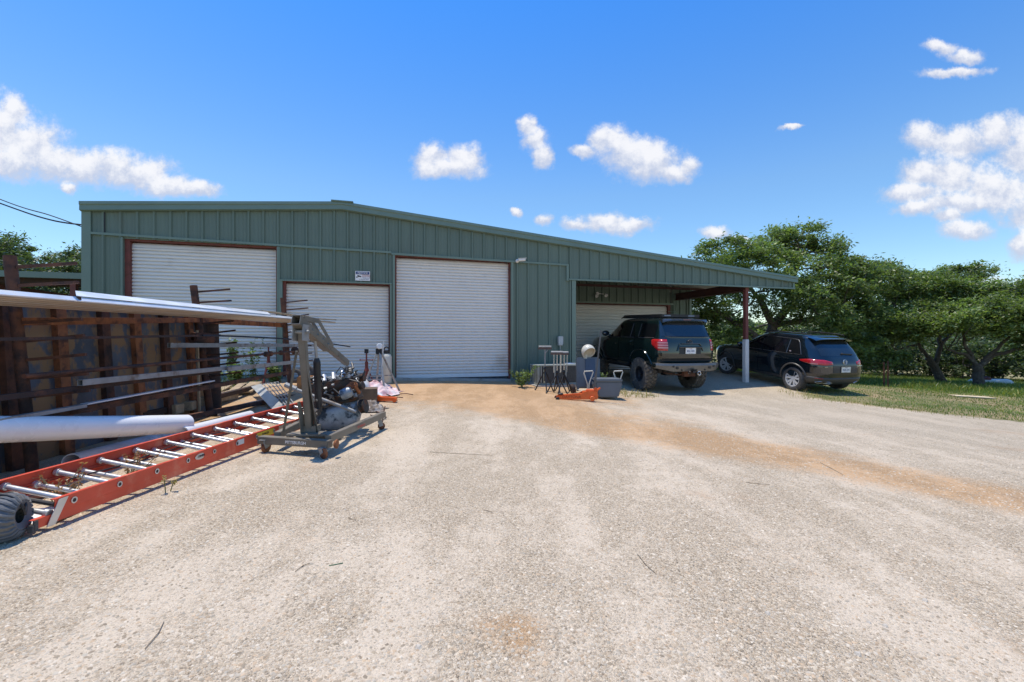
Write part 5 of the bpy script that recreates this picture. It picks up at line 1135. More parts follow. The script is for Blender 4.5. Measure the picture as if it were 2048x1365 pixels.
# bumper
m = MB(); sec_ = []
for q in np.linspace(-.98, .98, 17):
    a = abs(q); x = -.13 + max(0, a-.62)**1.5*1.1; zt = .725 ; zb2 = .53 + max(0, a-.62)*.22; sec_.append([(x+.16,q,zt),(x,q,zt),(x-.02,q,zt-.05),(x-.005,q,zb2),(x+.10,q,zb2-.005)])
m.grid(sec_); o = m.build('bumper', mat('bumper_steel', (.16,.155,.145), .35, .6, .15, 5, dust=.3), c1, local=True); solid(o, .012, 0)
m = MB()
for s in (-1,1):
    m.lathe([(0,0),(.035,0),(.035,.02),(0,.02)], (-.152,s*.50,.62), (-1,0,0), 16)
    m.lathe([(0,0),(.028,0),(.028,.02),(0,.02)], (-.15,s*.62,.66), (-1,0,0), 14); m.lathe([(0,0),(.02,0),(.02,.015),(0,.015)], (-.148,s*.36,.56), (-1,0,0), 12)
m.build('bumper_light', blackpl, o, local=True)
m = MB(); m.box((-.19,0,.545),(.10,.10,.09)); m.bar((-.15,0,.52),(-.33,.0,.50), .05,.05); m.tube([(-.27,.11,.51),(-.27,-.11,.51)], .02, 8); m.ring((-.30,.0,.50),.045,.016,(0,1,0),16,8); m.ring((-.22,.18,.50),.035,.012,(0,1,0),14,6); m.build('tow_hitch', darkmetal, c1, True, local=True)
m = MB(); m.ring((-.33,-.04,.49),.05,.014,(1,.2,0),16,8); m.build('shackle', chrome, c1, True, local=True)
m = MB(); m.box((.05,0,.45),(.10,.35,.16)); m.tube([(.3,.6,.45),(.1,.3,.42),(.1,-.3,.42),(.3,-.6,.45)], .02, 8); m.build('undercarriage', rust, c1, local=True)
# roof rack
m = MB()
for s in (-1,1): m.prism([(.45,s*.60,1.955),(2.45,s*.58,1.965),(2.68,s*.56,1.93),(2.40,s*.585,2.045),(.45,s*.60,2.04)], (0,s*.02,0))
m.box((.45,0,2.00),(.03,1.2,.075)); m.box((2.5,0,1.98),(.03,1.15,.06)); m.build('roof_rack', darkmetal, c1, local=True)
for k in range(7):
    m = MB(); m.box((.65+k*.28,0,2.015),(.07,1.18,.02)); m.build('rack_bar', darkmetal, c1, local=True)
m = MB(); m.box((.434,.42,2.0),(.006,.2,.03)); m.box((.434,-.34,2.0),(.006,.2,.03)); m.build('rack_slot', mat('slot', (.25,.27,.3), .5), c1, local=True)
m = MB(); C1.rear(m, -.70, .70, 1.425, 1.445, .007, 14, 1); m.build('window_seal', blackpl, c1, local=True)
m = MB(); m.tube([C1.pt(C1.sx(.30,.82),.82,.012), C1.pt(C1.sx(.3,.82),.82,.012)], .005, 4)
m = MB(); m.box((4.42,0,.72),(.30,1.7,.22)); m.build('front_bumper', darkmetal, c1, local=True, bevel=.03)

# ---- black family SUV with red lamps
rear = Vector((8.27, 13.2)); hd = R(14.4); f_ = Vector((-math.sin(hd), math.cos(hd))); l_ = Vector((-math.cos(hd), -math.sin(hd)))   # l_ points left
cen = rear - l_*.78; tail = cen - f_*.86
c2 = thing('parked_suv', (tail.x, tail.y, -.235-.86*math.tan(R(6.0))), 'black family SUV with red tail lamps and alloy wheels nosed uphill beyond the carport column', 'car', rz=hd+R(90), ry=-R(6.0))
C2 = Car([(.26,.76,.30,4.3),(.32,.84,.10,4.48),(.42,.89,.03,4.58),(.58,.912,.0,4.62),(.80,.915,.02,4.6),(.90,.905,.04,4.5),(.97,.89,.075,4.25),(1.02,.872,.10,3.85),(1.07,.85,.13,3.42),(1.25,.79,.26,3.02),(1.46,.70,.46,2.62),(1.53,.675,.52,2.46),(1.585,.63,.60,2.25),(1.615,.56,.70,2.1),(1.635,.45,.90,1.9),(1.645,.30,1.1,1.75)], 5.5, 4)
W2a, W2b, R2 = .86, 3.62, .35
o = C2.body().build('body', paint2, c2, True, local=True)
carve(o, [(W2a,.37,.405,.56,1.3),(W2a,.37,.405,-1.3,-.56),(W2b,.37,.405,.55,1.3),(W2b,.37,.405,-1.3,-.55)])
m = MB(); m.box((2.2,0,.34),(3.4,1.3,.2)); m.build('chassis', darkmetal, c2, local=True)
for s in (-1, 1):
    for wx_ in (W2a, W2b):
        m = MB(); pts = []
        for k in range(17):
            a = PI*(-.03+1.06*k/16); X = wx_+.42*math.cos(a); Z = .37+.42*math.sin(a); Z = max(Z, .28); pts.append(C2.pt(C2.sx(X, Z), Z, .006, s))
        m.tube(pts, .024, 8); m.build('arch_trim', trimgrey, c2, True, local=True)
wheel(c2, W2a, .79, R2, .23, .235, 'alloy'); wheel(c2, W2a, -.79, R2, .23, .235, 'alloy'); wheel(c2, W2b, .79, R2, .23, .235, 'alloy', .3); wheel(c2, W2b, -.79, R2, .23, .235, 'alloy', .3)
b2 = lambda X: 1.075-.012*(X-1)
top2 = lambda X: min(1.47, 1.12+(X-.66)*1.7) if X < .9 else (1.475 if X < 2.2 else 1.475-(X-2.2)*.50)
sidewin(C2, c2, .70, 1.14, b2, lambda X: min(1.46, 1.09+(X-.70)*2.1)); sidewin(C2, c2, 1.20, 1.50, b2, lambda X: 1.09+(X-1.20)*1.24); sidewin(C2, c2, 1.52, 2.12, b2, 1.475)
sidewin(C2, c2, 2.20, 3.02, b2, lambda X: 1.475 if X < 2.4 else 1.475-(X-2.4)*.62)
for s in (-1, 1):
    m = MB(); m.tube([C2.pt(C2.sx(X, b2(X)-.014), b2(X)-.014, .008, s) for X in np.linspace(.72, 3.0, 24)]+[], .006, 6)
    m.tube([C2.pt(C2.sx(X, z), z, .008, s) for X, z in ((.68,1.07),(.72,1.15),(.86,1.40),(.93,1.47),(1.2,1.487),(1.6,1.49),(2.2,1.49),(2.42,1.485))], .006, 6)
    m.tube([C2.pt(C2.sx(X, z), z, .008, s) for X, z in ((1.17,1.07),(1.19,1.46))], .006, 6); m.build('window_trim', mat('satin_trim', (.22,.22,.22), .3, .7), c2, True, local=True)
    for (xa, xb, hx) in ((1.12, 2.14, 1.30), (2.17, 3.10, 2.26)):
        m = MB(); lo = (lambda X: max(.36, .37+math.sqrt(max(0, .475**2-(X-W2a)**2))) if X < 1.5 else .36)
        C2.side(m, xa, xb, lo, lambda X: b2(X)-.035, .005, 16, 12, sd=s); dr = m.build('door', paint2, c2, True, local=True)
        m = MB(); a_, b_ = C2.pt(C2.sx(hx,.93),.93,.03,s), C2.pt(C2.sx(hx+.2,.93),.93,.03,s); m.bar(a_, b_, .022, .025); m.build('handle', paint2, dr, local=True, bevel=.007)
    m = MB(); C2.side(m, 1.30, 3.2, .30, .38, .010, 16, 2, sd=s); m.build('sill', trimgrey, c2, True, local=True)
    m = MB(); p = C2.pt(C2.sx(2.95,1.08),1.08,.02,s); m.ball(p+Vector((.02,s*.13,.04)), (.06,.11,.075), 14, 10); m.bar(p, p+Vector((0,s*.1,0)), .04,.03); m.build('mirror', paint2, c2, True, local=True)
    m = MB(); qa, qb = .42, 1.28
    C2.rear(m, qa*s, qb*s, lambda q: .845+max(0,(abs(q)-.95))*.16+max(0,.62-abs(q))*.1, lambda q: .985-max(0,(.62-abs(q)))*.25-max(0,(abs(q)-.98))*.15, .012, 20, 4); tl = m.build('tail_lamp', lens_red, c2, True, local=True); solid(tl, .02, -1)
    m = MB(); C2.rear(m, .80*s, 1.0*s, .858, .875, .0145, 6, 1); m.build('lens_strip', mat('pale_red_lens', (.50,.20,.19), .15, coat=1), tl, local=True)
    m = MB(); m.tube([(.62,s*.58,1.635),(.9,s*.60,1.655),(2.2,s*.60,1.655),(2.4,s*.58,1.62)], .014, 8); m.build('roof_rail', darkmetal, c2, True, local=True)
m = MB(); m.box((0,0,0),(.10,.004,.07)); p = C2.pt(C2.sx(1.05,1.12),1.13,.008); m.v = [tuple(Vector(v)*.6+p) for v in m.v]; m.build('window_sticker', lens_clear, c2, local=True)
m = MB(); C2.rear(m, -.66, .66, 1.09, lambda q: 1.46-.04*(abs(q)/.66)**3, .004, 20, 6); m.build('rear_window', glassr, c2, True, local=True)
m = MB(); C2.rear(m, -.80, .80, .50, 1.06, .005, 22, 12); tg = m.build('tailgate', paint2, c2, True, local=True)
m = MB(); C2.rear(m, -.42, .42, .64, .84, .009, 12, 4); m.build('plate_recess', mat('recess_blue', (.01,.02,.035), .25), tg, True, local=True)
for s in (-1,1):
    m = MB(); C2.rear(m, s*.46, s*.74, lambda q: .60+.06*abs(abs(q)-.6)*4, lambda q: .82-.05*abs(abs(q)-.6)*4, .009, 8, 4); m.build('tailgate_facet', mat('painted_reflection', (.05,.045,.04), .18, .3, coat=1), tg, True, local=True)  # brown ground reflection painted into the facet colour of the black tailgate
p = C2.pt(.60, .80, .014); m = MB(); m.box((0,0,0),(.006,.17,.014)); m.v = [tuple(Vector(v)+p) for v in m.v]; m.build('badge', chrome, tg, local=True)
p = C2.pt(-.56, .83, .014); text('TIGUAN', .035, frame(p, (0,-1,0), (.2,0,1)), chrome, 'lettering', tg, .001)
plate(c2, C2.pt(0, .73, .024), [('PLM·1374', .070, -.008, bluetxt, .82), ('TEXAS', .026, .055, bluetxt, 1.2), ('The Lone Star State', .014, -.06, bluetxt, 1)])
fr = frame(C2.pt(0, .93, .018), (0,-1,0), (.15,0,1)); m = MB(); m.tube(oval(.066,.066,0), .008, 8, False)
for pp_ in ([(-.026,.055),(0,.006),(.026,.055)], [(-.054,.022),(-.022,-.052),(0,-.002),(.022,-.052),(.054,.022)]): m.tube([fr @ Vector((a, b, 0)) for a, b in pp_], .0055, 6)
m.build('emblem', chrome, tg, True, local=True)
m = MB(); a_ = C2.pt(-.02, 1.14, .02); m.bar(a_, C2.pt(-.36, 1.12, .02), .02, .03); m.ball(a_, .03, 10, 8); m.build('wiper', blackpl, c2, True, local=True)
m = MB(); rows = []
for q in np.linspace(-.655,.655,15):
    e_ = (abs(q)/.655)**4*.05; rows.append([(.72,q,1.605-e_*.6),(.5,q,1.585-e_),(.36+e_,q,1.55-e_),(.365+e_,q,1.535-e_),(.50,q,1.51-e_)])
m.grid(rows); m.add(rows[0],[tuple(range(5))]); m.add(rows[-1],[tuple(range(5))]); m.build('spoiler', paint2, c2, True, local=True)
m = MB(); C2.rear(m, -1.32, 1.32, lambda q: .30, lambda q: .50-.02*(abs(q) > 1.2), .016, 30, 4); o = m.build('bumper', trimgrey, c2, True, local=True); solid(o, .02, -1)
m = MB()
for s in (-1,1): m.tube([C2.pt(q*s, z, .03) for q, z in ((.80,.37),(.74,.40),(.46,.40),(.38,.365),(.44,.35),(.74,.345),(.80,.37))], .008, 6)
m.build('exhaust_trim', chrome, o, True, local=True)
m = MB(); C2.rear(m, .66, .86, .47, .485, .034, 5, 1); C2.rear(m, -.86, -.66, .47, .485, .034, 5, 1); m.build('reflector', lens_red, o, local=True)
m = MB(); C2.rear(m, -.5, .5, .24, .32, -.02, 10, 2); m.build('lower_valance', blackpl, c2, local=True)
# ------------------------------------------------------------ vegetation
def leaves(cent, nrm, n, size, sp, rng, flat=.6, droop=0):
    # cent (k,3) clump centres with radius nrm (k,); n leaves each; a leaf is a bent pair of quads
    k = len(cent); N = k*n; c = np.repeat(cent, n, 0); r_ = np.repeat(nrm, n)*np.where(rng.random(N) < .22, 1.75, 1.0)
    d = rng.normal(size=(N, 3)); d /= np.linalg.norm(d, axis=1)[:, None]; rad = r_*rng.random(N)**.45
    p = c + d*rad[:, None]*np.array([1, 1, flat])
    a = rng.normal(size=(N, 3)); a[:, 2] *= .5; a /= np.linalg.norm(a, axis=1)[:, None]
    b = np.cross(a, rng.normal(size=(N, 3))*[.6,.6,1.]+[0,0,.9]); b /= np.linalg.norm(b, axis=1)[:, None]+1e-9
    s = size*rng.uniform(.6, 1.3, N)[:, None]
    V = np.stack([p-a*s, p+b*s*.42-a*s*.1, p+a*s, p-b*s*.42-a*s*.1], 1)
    F = np.arange(N*4).reshape(N, 4)
    ct = np.repeat(rng.uniform(.70, 1.25, k), n)*rng.uniform(.75, 1.25, N); hue = rng.normal(0, .06, N)
    tint = np.stack([ct*(1+hue), ct, ct*(1-hue)*.95], -1)
    return V.reshape(-1, 3), F, np.repeat(tint, 4, 0)
def limb(m, a, b, r0, r1, rng, sag=.15, n=7):
    a = Vector(a); b = Vector(b); L = (b-a).length; pts = []; rs = []
    o1 = Vector(rng.normal(0, .07*L, 3)); 
    for i in range(n+1):
        f = i/n; pts.append(a.lerp(b, f)+o1*math.sin(PI*f)+Vector((0,0,sag*L*math.sin(PI*f)))+Vector(rng.normal(0, .012*L, 3))*(0 < i < n)); rs.append(r0+(r1-r0)*f**.8)
    m.tube(pts, rs, 8); return pts
def tree(name, base, forks, blobs_, label, cat='tree', group=None, leaf=leaf_oak, ncl=170, nl=150, ls=.075, cr=.42, seed=1, trunk=.2, mat_b=bark, limbs=26):
    rng = np.random.default_rng(seed); root = thing(name, base, label, cat, group); bx = Vector(base)
    m = MB(); tips = []
    nodes = []
    for path, r0, r1 in forks:
        pts = [Vector(p)-bx for p in path]; 
        out = []; rs = []
        for i in range(len(pts)-1):
            for q in range(4): out.append(pts[i].lerp(pts[i+1], q/4)+Vector(rng.normal(0, .02, 3))*(1 if (i or q) else 0))
        out.append(pts[-1]); K = len(out); rs = [r0+(r1-r0)*i/(K-1) for i in range(K)]; m.tube(out, rs, 10); nodes += [(p, r) for p, r in zip(out[K//3:], rs[K//3:])]
    # clump centres
    cs = []; w_ = np.array([b[3]*b[4]*b[5] for b in blobs_])**.7; w_ /= w_.sum()
    for b, k in zip(blobs_, np.maximum(3, (w_*ncl)).astype(int)):
        d = rng.normal(size=(k, 3)); d /= np.linalg.norm(d, axis=1)[:, None]; rad = rng.uniform(.55, 1.0, k)[:, None]; cs.append(np.array(b[:3])-np.array(bx)+d*rad*np.array(b[3:6]))
    cs = np.concatenate(cs); cs = cs[cs[:,2]+bx.z > .3+H(bx.x, bx.y)]
    pick = rng.choice(len(cs), min(limbs, len(cs)), replace=False)
    for i in pick:
        t_ = Vector(cs[i]); nd = min(nodes, key=lambda q: (q[0]-t_).length + (0 if q[0].z < t_.z+.3 else 2)); limb(m, nd[0], t_, min(nd[1]*.6, .05), .010, rng, -.02)
    for i in rng.choice(len(cs), min(60, len(cs)), replace=False):
        j = np.argsort(((cs-cs[i])**2).sum(1))[1:3]
        for q in j: limb(m, cs[i], cs[q], .012, .006, rng, .0, 3)
    tr = m.build('trunk', mat_b, root, True, local=True)
    V, F, T = leaves(cs, rng.uniform(.45, 1.45, len(cs))*cr, nl, ls, None, rng)
    npmesh('crown', V, F, leaf, root, tint=T); return root
def G(x, y): return (x, y, H(x, y)-.05)
def bl(px, py, Y, rx, ry, rz): p = P(px, py, Y); return (p.x, p.y, p.z, rx, ry, rz)
b0 = G(10.9, 19.6)
tree('oak_tree', b0, [([b0, P(1530,690,19.6), P(1545,650,19.6), P(1520,600,19.5)], .24,.12), ([P(1545,655,19.6), P(1580,610,19.8), P(1590,540,20), P(1600,490,20)], .2,.07), ([P(1530,690,19.6), P(1480,650,19), P(1430,620,18.6)], .16,.06), ([P(1545,650,19.6), P(1620,640,19.2), P(1680,620,19)], .15,.05), ([P(1520,600,19.5), P(1470,540,19.4)], .1,.04)],
 [bl(1450,510,19,1.3,1.4,.75), bl(1590,478,20.5,1.3,1.4,.70), bl(1645,505,20.2,1.1,1.2,.55), bl(1690,530,20.4,.9,1.0,.45), bl(1550,490,20,1.1,1.1,.45), bl(1530,530,19,1.7,1.6,.8), bl(1650,560,19.5,1.7,1.6,1.0), bl(1560,590,18.6,2.0,1.5,.9), bl(1430,600,18.8,1.2,1.3,.9), bl(1440,655,19,1.2,1.2,.8), bl(1700,540,20.4,1.1,1.2,.6), bl(1640,640,18.8,1.4,1.2,.8), bl(1500,680,22,2.2,1.5,.8)],
 'tallest oak, its trunk behind the black SUV and its crown beyond the carport end', ncl=420, nl=150, ls=.078, cr=.42, seed=3, limbs=60)
b1 = G(15.6, 21.5)
tree('oak_tree', b1, [([b1, P(1690,700,21.5), P(1700,640,21.5)], .2,.12), ([P(1690,700,21.5), P(1740,650,21), P(1790,610,21)], .12,.04), ([P(1700,640,21.5), P(1730,590,22)], .1,.04)],
 [bl(1730,570,21,1.5,1.5,.8), bl(1700,625,20,1.6,1.4,.9), bl(1690,690,19.5,1.5,1.2,.8), bl(1760,650,20.2,1.6,1.3,.8), bl(1745,715,20.5,1.2,1.1,.6), bl(1760,545,22,1.0,1.2,.45)],
 'low dense oak with foliage hanging to the ground just right of the black SUV', ncl=270, nl=150, ls=.078, cr=.42, seed=5, limbs=34)
b2_ = G(20.9, 21.8)
tree('oak_tree', b2_, [([b2_, P(1872,740,21.8), P(1855,715,21.8)], .20,.13), ([P(1868,738,21.8), P(1880,690,21.8), P(1878,655,22)], .12,.07), ([P(1858,718,21.8), P(1835,690,21.8), P(1790,700,21.5)], .08,.035), ([P(1845,705,21.8), P(1828,670,21.6), P(1800,640,21.4)], .07,.035), ([P(1880,690,21.8), P(1930,640,22.4)], .1,.04)],
 [bl(1850,575,22,2.2,1.8,.75), bl(1920,548,22.6,1.3,1.5,.45), bl(1890,590,21.5,1.9,1.6,.8), bl(1800,610,21.4,1.4,1.4,.8), bl(1950,600,22.5,1.5,1.5,.8), bl(1850,650,20.4,1.8,1.1,.6), bl(1790,665,21,1.3,1.1,.5)],
 'oak leaning left with its trunk forking low, left of the white tank', ncl=330, nl=150, ls=.078, cr=.42, seed=8, limbs=40)
b3 = G(20.2, 19.5)
tree('oak_tree', b3, [([b3, P(1958,745,19.5), P(1955,732,19.5)], .21,.17), ([P(1955,735,19.5), P(1985,712,19.5), P(2030,700,19.2), P(2090,690,19)], .11,.045), ([P(1958,735,19.5), P(1935,712,19.5), P(1895,700,19.5)], .10,.04), ([P(1950,728,19.5), P(1930,690,19.6), P(1925,660,19.8)], .09,.04), ([P(1965,725,19.5), P(2000,690,19.3), P(2040,660,19)], .08,.04)],
 [bl(2060,585,19,1.6,1.8,.7), bl(1970,625,18.8,1.7,1.4,.55), bl(2040,640,18.4,1.8,1.5,.7), bl(1920,645,18.9,1.2,1.2,.5), bl(2130,620,19,1.8,1.8,1.0), bl(2110,680,18.6,1.4,1.4,.5)],
 'rightmost oak with a thick upright trunk standing in front of the white tank', ncl=300, nl=150, ls=.074, cr=.40, seed=11, limbs=40)
# background brush to the right
rng = np.random.default_rng(21)
def bush(x, y, rx, h, label, group, seed, nl=80, ls=.11, leaf=leaf_jun, ncl=60):
    z = H(x, y); B0 = (x, y, z); return tree('bush', B0, [([B0, (x+.1, y, z+h*.5)], .08, .04), ([B0, (x-.4, y, z+h*.6)], .06, .03)], [(x, y, z+h*.5, rx, rx*.8, h*.5), (x+rx*.5, y, z+h*.7, rx*.5, rx*.5, h*.3), (x-rx*.5, y, z+h*.6, rx*.5, rx*.5, h*.35)], label, 'bush' if h < 4 else 'tree', group, leaf=leaf, ncl=ncl, nl=nl, ls=ls, cr=.55, seed=seed, limbs=14)
bks = [(12,32,2.6,4.2),(15.5,30,2.2,3.2),(18.5,33,2.6,4.0),(21,30,2.0,3.0),(24,31,2.4,3.4),(26.5,28.5,2.2,3.2),(29.5,30,2.6,3.6),(33,31,2.6,4.2),(35,27,2.3,3.4),(38,30,3,4.5),(24,36,3,4.6),(30,37,3.2,4.8),(18,38,3,5),(12.5,38,3.2,5.2),(36.5,36,3.2,5.2),(17.5,27.5,2.2,3.0),(20.5,26.8,2.2,2.6),(23.2,27.2,2.4,2.8),(26,26,2.2,2.6),(28.6,26.8,2.4,3.0),(31.2,25.6,2.2,2.8),(33.6,26.4,2.4,3.2),(14.5,28.5,2.4,3.2),(27.5,23.2,1.6,2.0),(30,22.5,1.8,2.2)]
src = [bush(*bks[i], 'dense scrub growing behind the oaks at the right', 'scrub behind the oaks', 40+i, ls=.12) for i in range(4)]
for i in range(4, len(bks)):
    s_ = src[i % 4]; o = copytree(s_); x, y, rx, h = bks[i]; k = h/bks[i % 4][3]; o.location = (x, y, H(x, y)); o.scale = (k*rx/bks[i % 4][2]*bks[i % 4][3]/h if False else k,)*3; o.rotation_euler = (0, 0, i*1.7)
# tree covered slope behind the left end
jn = []
def jun(x, y, h, seed):
    z = H(x, y); B0 = (x, y, z-.1); r_ = h*.36
    return tree('juniper_tree', B0, [([B0, (x, y, z+h*.45), (x+.2, y, z+h*.8)], .13, .04)], [(x, y, z+h*.45, r_, r_, h*.40), (x+.2, y, z+h*.78, r_*.6, r_*.6, h*.22), (x-.5, y-.3, z+h*.3, r_*.9, r_*.9, h*.25)], 'round dark evergreen on the wooded slope beyond the left end of the workshop', 'tree', 'evergreens on the slope', leaf=leaf_jun, ncl=90, nl=110, ls=.10, cr=.45, seed=seed, limbs=16)
js = [(-19,21,4.0),(-22,25,4.2),(-26,27,4.4)]
jt = [jun(*js[i], 60+i) for i in range(3)]
more = [(-17,23,4.2),(-24.5,22.5,4.4),(-28.5,24,4.8),(-20,28,4.6),(-24,31,5),(-29,31,5.4),(-33,29,5.2),(-27,35,4.6),(-32,36,5.2),(-38,34,5.6),(-36,40,5.),(-30,42,4.6),(-19.5,33,4.2),(-23,38,4.2),(-42,42,5.6),(-35,24,5.0)]
for i, (x, y, h) in enumerate(more):
    o = copytree(jt[i % 3]); k = h/js[i % 3][2]; o.location = (x, y, H(x, y)-.1); o.scale = (k, k, k); o.rotation_euler = (0, 0, i*2.1)

# grass: numpy blades
def blades(x, y, h, wd, name, mt, label, cat, lean=.35, cols=((1,1,1),)):
    n = len(x); z = Hn(x, y); a = RNG.random(n)*2*PI; ux, uy = np.cos(a), np.sin(a); l = RNG.normal(0, lean, (n, 2))*h[:, None]
    V = np.zeros((n, 5, 3)); b = np.stack([x, y, z], -1)
    w_ = (wd*RNG.uniform(.6, 1.3, n))[:, None]; u = np.stack([ux, uy, 0*ux], -1)
    mid = b + np.stack([l[:,0]*.35, l[:,1]*.35, h*.55], -1); top = b + np.stack([l[:,0], l[:,1], h*.95], -1)
    V[:,0] = b-u*w_; V[:,1] = b+u*w_; V[:,2] = mid+u*w_*.7; V[:,3] = mid-u*w_*.7; V[:,4] = top
    F = np.concatenate([np.array([(0,1,2)]), np.array([(0,2,3)]), np.array([(3,2,4)])])
    F = (F[None]+np.arange(n)[:,None,None]*5).reshape(-1, 3)
    c = np.array(cols)[RNG.integers(0, len(cols), n)]*RNG.uniform(.7, 1.25, (n, 1))
    o = npmesh(name, V.reshape(-1, 3), F, mt, tint=np.repeat(c, 5, 0)); tag(o, label, cat, kind='stuff'); return o
n = 260000; x = RNG.uniform(7, 34, n); y = 7.2+RNG.random(n)**1.3*22; gmv = grass_mask(x, y)
pn = np.sin(x*1.1+2*np.sin(y*.7))*np.sin(y*1.3+1.5*np.sin(x*.6)); dist_tree = poly_dist(x, y, [(15,20.5),(18,18.2),(22,16.6),(27,15.5)]); lush = np.clip(1.35-dist_tree/2.6, 0, 1); lush = np.maximum(lush, (y > 19)*.9)
k = (gmv > .62) & inview(x, y, 1.15) & (RNG.random(n) < np.clip(.42+.35*pn+lush, .2, 1)); x, y, lush = x[k], y[k], lush[k]
blades(x, y, .02+.04*RNG.random(len(x))+lush*.28*RNG.random(len(x)), .007+.007*lush, 'grass', leaf_grass, 'short green and straw grass beyond the gravel edge, tall under the oaks', 'grass', .4, ((1,1,1),(1.25,1.1,.8),(.8,.95,.8),(2.0,1.35,1.0)))
n = 9000; x = RNG.uniform(1.9, 9.5, n); y = RNG.uniform(8.5, 13.2, n)
k = ((np.hypot((x-2.75)/.75, (y-10.9)/.9) < 1) | ((poly_dist(x, y, GB) < .5) & (RNG.random(n) < .35))); x, y = x[k], y[k]
blades(x, y, .04+.14*RNG.random(len(x))**2, .005, 'dry_grass', leaf_dry, 'sparse straw coloured grass beside the SUV tyre and along the gravel edge', 'grass', .35, ((1,1,1),(.8,.8,.7),(.55,.7,.4)))
n = 14000; x = RNG.uniform(-9, -4.6, n); y = RNG.uniform(4, 10.5, n); k = (x < -5.3) & (RNG.random(n) < .35); x, y = x[k], y[k]
blades(x, y, .04+.15*RNG.random(len(x)), .006, 'weeds', leaf_weed, 'low weeds growing behind the storage rack', 'weeds', .4, ((1,1,1),(1.2,1,.7)))
def weed(x, y, h, label, n=14, nl=7, leaf=leaf_weed, ls=.05, seed=0, cat='plant', group=None, spread=.25, head=None, z=None):
    rng = np.random.default_rng(seed); z = H(x, y) if z is None else z; t_ = thing('weed', (x, y, z), label, cat, group); m = MB(); cs = []; hd_ = []
    for k in range(n):
        a = rng.random()*2*PI; hh = h*rng.uniform(.55, 1); tp = Vector((math.cos(a)*spread*hh*rng.random(), math.sin(a)*spread*hh*rng.random(), hh)); st_ = Vector((rng.normal(0,.03), rng.normal(0,.03), 0))
        m.tube([st_, st_.lerp(tp, .5)+Vector((0,0,.02)), tp], [.004,.003,.0015], 5)
        for q in np.linspace(.2, 1, 9): (hd_ if (head and q > .55) else cs).append(tuple(st_.lerp(tp, q)))
    m.build('stem', mat('stem', (.16,.17,.07), .8), t_, local=True)
    if cs: V, F, T = leaves(np.array(cs), np.full(len(cs), ls*1.3), nl, ls, None, rng, 1); npmesh('foliage', V, F, leaf, t_, tint=T)
    if hd_: V, F, T = leaves(np.array(hd_), np.full(len(hd_), .018), 6, .012, None, rng, 1); npmesh('seed_head', V, F, head, t_, tint=T)
    return t_
q = P(455,760,9.4); weed(q.x, 9.5, .95, 'tall leafy yellow-green weed in front of the left roll up door', 9, 6, seed=1, ls=.045, spread=.22)
q = P(503,760,9.6); weed(q.x, 9.65, 1.0, 'tall pale flowering weed right of the leafy one by the left door', 7, 6, seed=2, ls=.035, spread=.35)
q = P(472,760,9.3); weed(q.x, 9.3, .42, 'bushy low weed between the two tall weeds', 16, 8, seed=3, ls=.05, spread=.6)
q = P(428,765,9.2); weed(q.x, 9.2, .35, 'small weed at the foot of the second rack post', 10, 7, seed=4, ls=.045)
q = P(545,770,9.8); weed(q.x, 9.9, .35, 'low weed clump behind the wire grid', 12, 8, seed=5, ls=.05, spread=.6)
q = P(1046,765,11.2); weed(q.x-.05, 10.85, .52, 'leafy green weed against the left end of the air conditioner', 12, 4, seed=6, ls=.04, spread=.9)
q = P(1203,745,10.4); weed(2.12, 10.6, .45, 'green weed showing through the right armrest of the dryer chair', 9, 7, seed=7, ls=.04)
weed(-2.93, 2.95, .26, 'dry reddish seeding weed in the ladder nearest its left end', 12, 3, seed=8, ls=.014, head=leaf_red, spread=.9)
weed(-2.95, 3.5, .24, 'dry reddish seeding weed in the ladder beyond the first one', 10, 3, seed=9, ls=.014, head=leaf_red, spread=.9)
weed(-2.50, 3.30, .14, 'two dry stalks standing on the gravel beside the ladder', 2, 1, leaf=leaf_dry, seed=10, ls=.008, head=leaf_dry, spread=.5)
# fence, tank, cardboard
fc = thing('wire_fence', (14.6, 17.6, H(14.6, 17.6)), 'rusty fence posts with thin wire just right of the black SUV', 'fence')
for px, Y, h in ((1768,17.6,.95),(1776,17.3,1.0)):
    q = P(px, 770, Y); m = MB(); m.bar((q.x, Y, H(q.x, Y)), (q.x, Y, H(q.x, Y)+h), .04, .04); m.build('post', rust, fc)
m = MB(); pa = P(1768,0,17.6)
for z in (.45,.68,.9): m.tube([(pa.x, 17.6, H(pa.x,17.6)+z), (pa.x-2.2, 20, H(pa.x-2.2,20)+z), (pa.x-3.8, 23, H(pa.x-3.8,23)+z)], .006, 5)
m.build('wire', darkrust, fc)
tz = H(23.8, 22.6); tk = thing('gas_tank', (24.2, 22.8, tz), 'long white propane tank lying in the grass behind the rightmost oak', 'tank')
m = MB(); a = P(1944,768,22.9); b = P(2016,769,22.2); d = (b-a).normalized(); L_ = (b-a).length
m.lathe([(0,-.20),(.12,-.18),(.21,-.10),(.26,.02)]+[(.26,L_*i/6) for i in range(1,6)]+[(.26,L_-.02),(.21,L_+.10),(.12,L_+.18),(0,L_+.20)], a, d, 28); m.build('shell', whitepaint, tk, True)
m = MB(); c_ = a.lerp(b,.42); m.lathe([(0,.16),(.10,.14),(.16,.08),(.18,0)], c_+Vector((0,0,.22)), (0,0,1), 20); m.build('lid', redsteel, tk, True)
for f in (.15,.85): m = MB(); m.box(a.lerp(b,f)-Vector((0,0,.30)), (.15,.4,.2)); m.build('foot', concrete, tk)
m = MB(); m.box(onpt(14.6,14.3,.03), (1.0,.42,.025), Matrix.Rotation(-.25,3,'Z') @ Matrix.Rotation(.04,3,'Y')); tag(m.build('cardboard_sheet', cardb), 'flattened tan cardboard sheet on the grass in front of the oaks', 'cardboard')
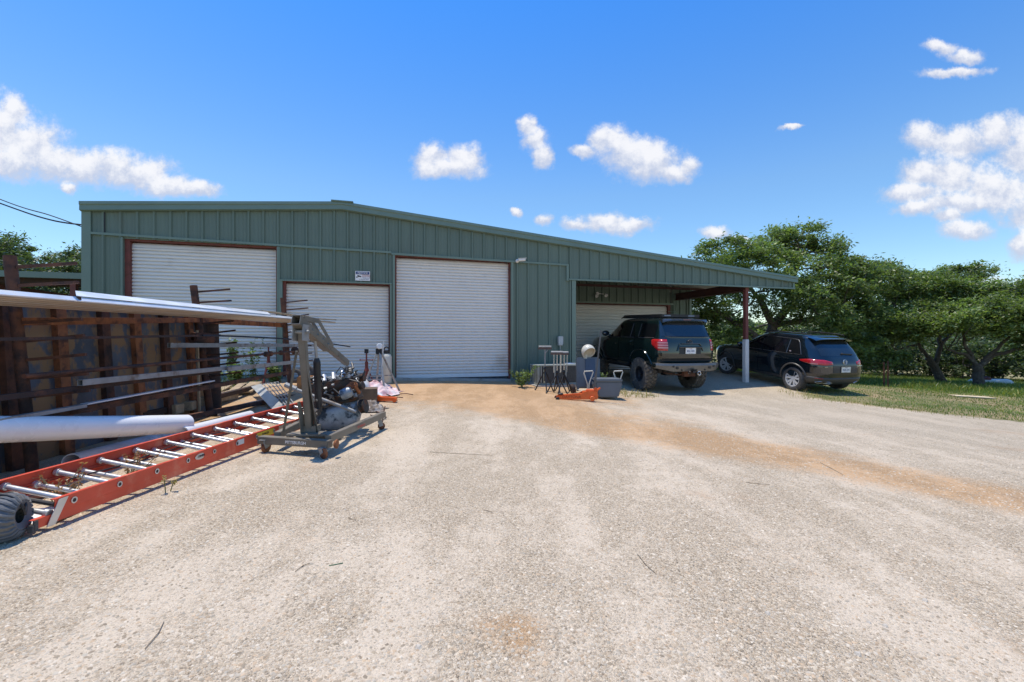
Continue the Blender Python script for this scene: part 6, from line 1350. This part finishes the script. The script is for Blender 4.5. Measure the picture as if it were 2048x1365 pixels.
# twigs and bigger stones on the yard
def gpt(px, py):
    Y = 3.
    for _ in range(30):
        z = H((px-1024)/900*Y, Y); Y = (1.2-z)*900/(py-682.5)
    return Vector(((px-1024)/900*Y, Y, H((px-1024)/900*Y, Y)))
for i, (a, b) in enumerate([((1492,966),(1540,971)),((1640,926),(1690,953)),((1540,1055),(1558,1085)),((1275,1110),(1313,1150)),((1972,1090),(2008,1104)),((696,1037),(712,1041)),((967,1021),(985,1026)),((590,1145),(620,1128)),((860,905),(985,912)),((880,700+200),(905,903)),((290,1300),(328,1245))]):
    pa, pb = gpt(*a), gpt(*b); md_ = (pa+pb)/2+Vector((random.uniform(-.01,.01),random.uniform(-.02,.02),.006))
    if i in (2, 4, 9): continue
    tag(MB().tube([pa+Vector((0,0,.004)), md_, pb+Vector((0,0,.004))], [.0016,.0022,.0012], 6).build('twig', mat('twig_bark', (.20,.15,.10), .9), smooth=True), 'thin dry twig lying on the gravel yard', 'twig', 'twigs on the gravel yard')
p = gpt(672, 1130); tag(MB().tube([p+Vector((-.03,-.015,.002)), p+Vector((.03,.015,.002))], .003, 6).build('green_twig', mat('green_bit', (.06,.14,.07), .6)), 'short dark green scrap on the gravel left of centre', 'twig')
m = MB(); st = [(1850,1202,.02),(1770,1253,.016),(1535,1228,.016),(1738,1246,.014),(1716,1310,.018),(1455,1100,.01),(1118,988,.01),(836,1296,.018),(140,1060,.022),(1803,938,.014),(690,1020,.01),(1106,1170,.012)]
for i, (px, py, s_) in enumerate(st):
    p = gpt(px, py); q_ = [Vector(v)*s_*random.uniform(.75,1.05) for v in ((1,0,-.2),(.5,.8,-.2),(-.5,.8,-.2),(-1,0,-.2),(-.5,-.8,-.2),(.5,-.8,-.2),(.6,.35,.45),(-.5,.4,.5),(.1,-.5,.45))]
    o = MB().add([p+v for v in q_], [(0,1,6),(1,2,7),(1,7,6),(2,3,7),(3,4,8),(3,8,7),(4,5,8),(5,0,6),(5,6,8),(6,7,8),(5,4,3,2,1,0)]).build('stone', mat('tan_stone', (.50,.44,.36), .9, 0, .25, 40))
    tag(o, 'loose stone larger than the gravel around it', 'stone', 'larger stones on the yard')
weeds_done = True
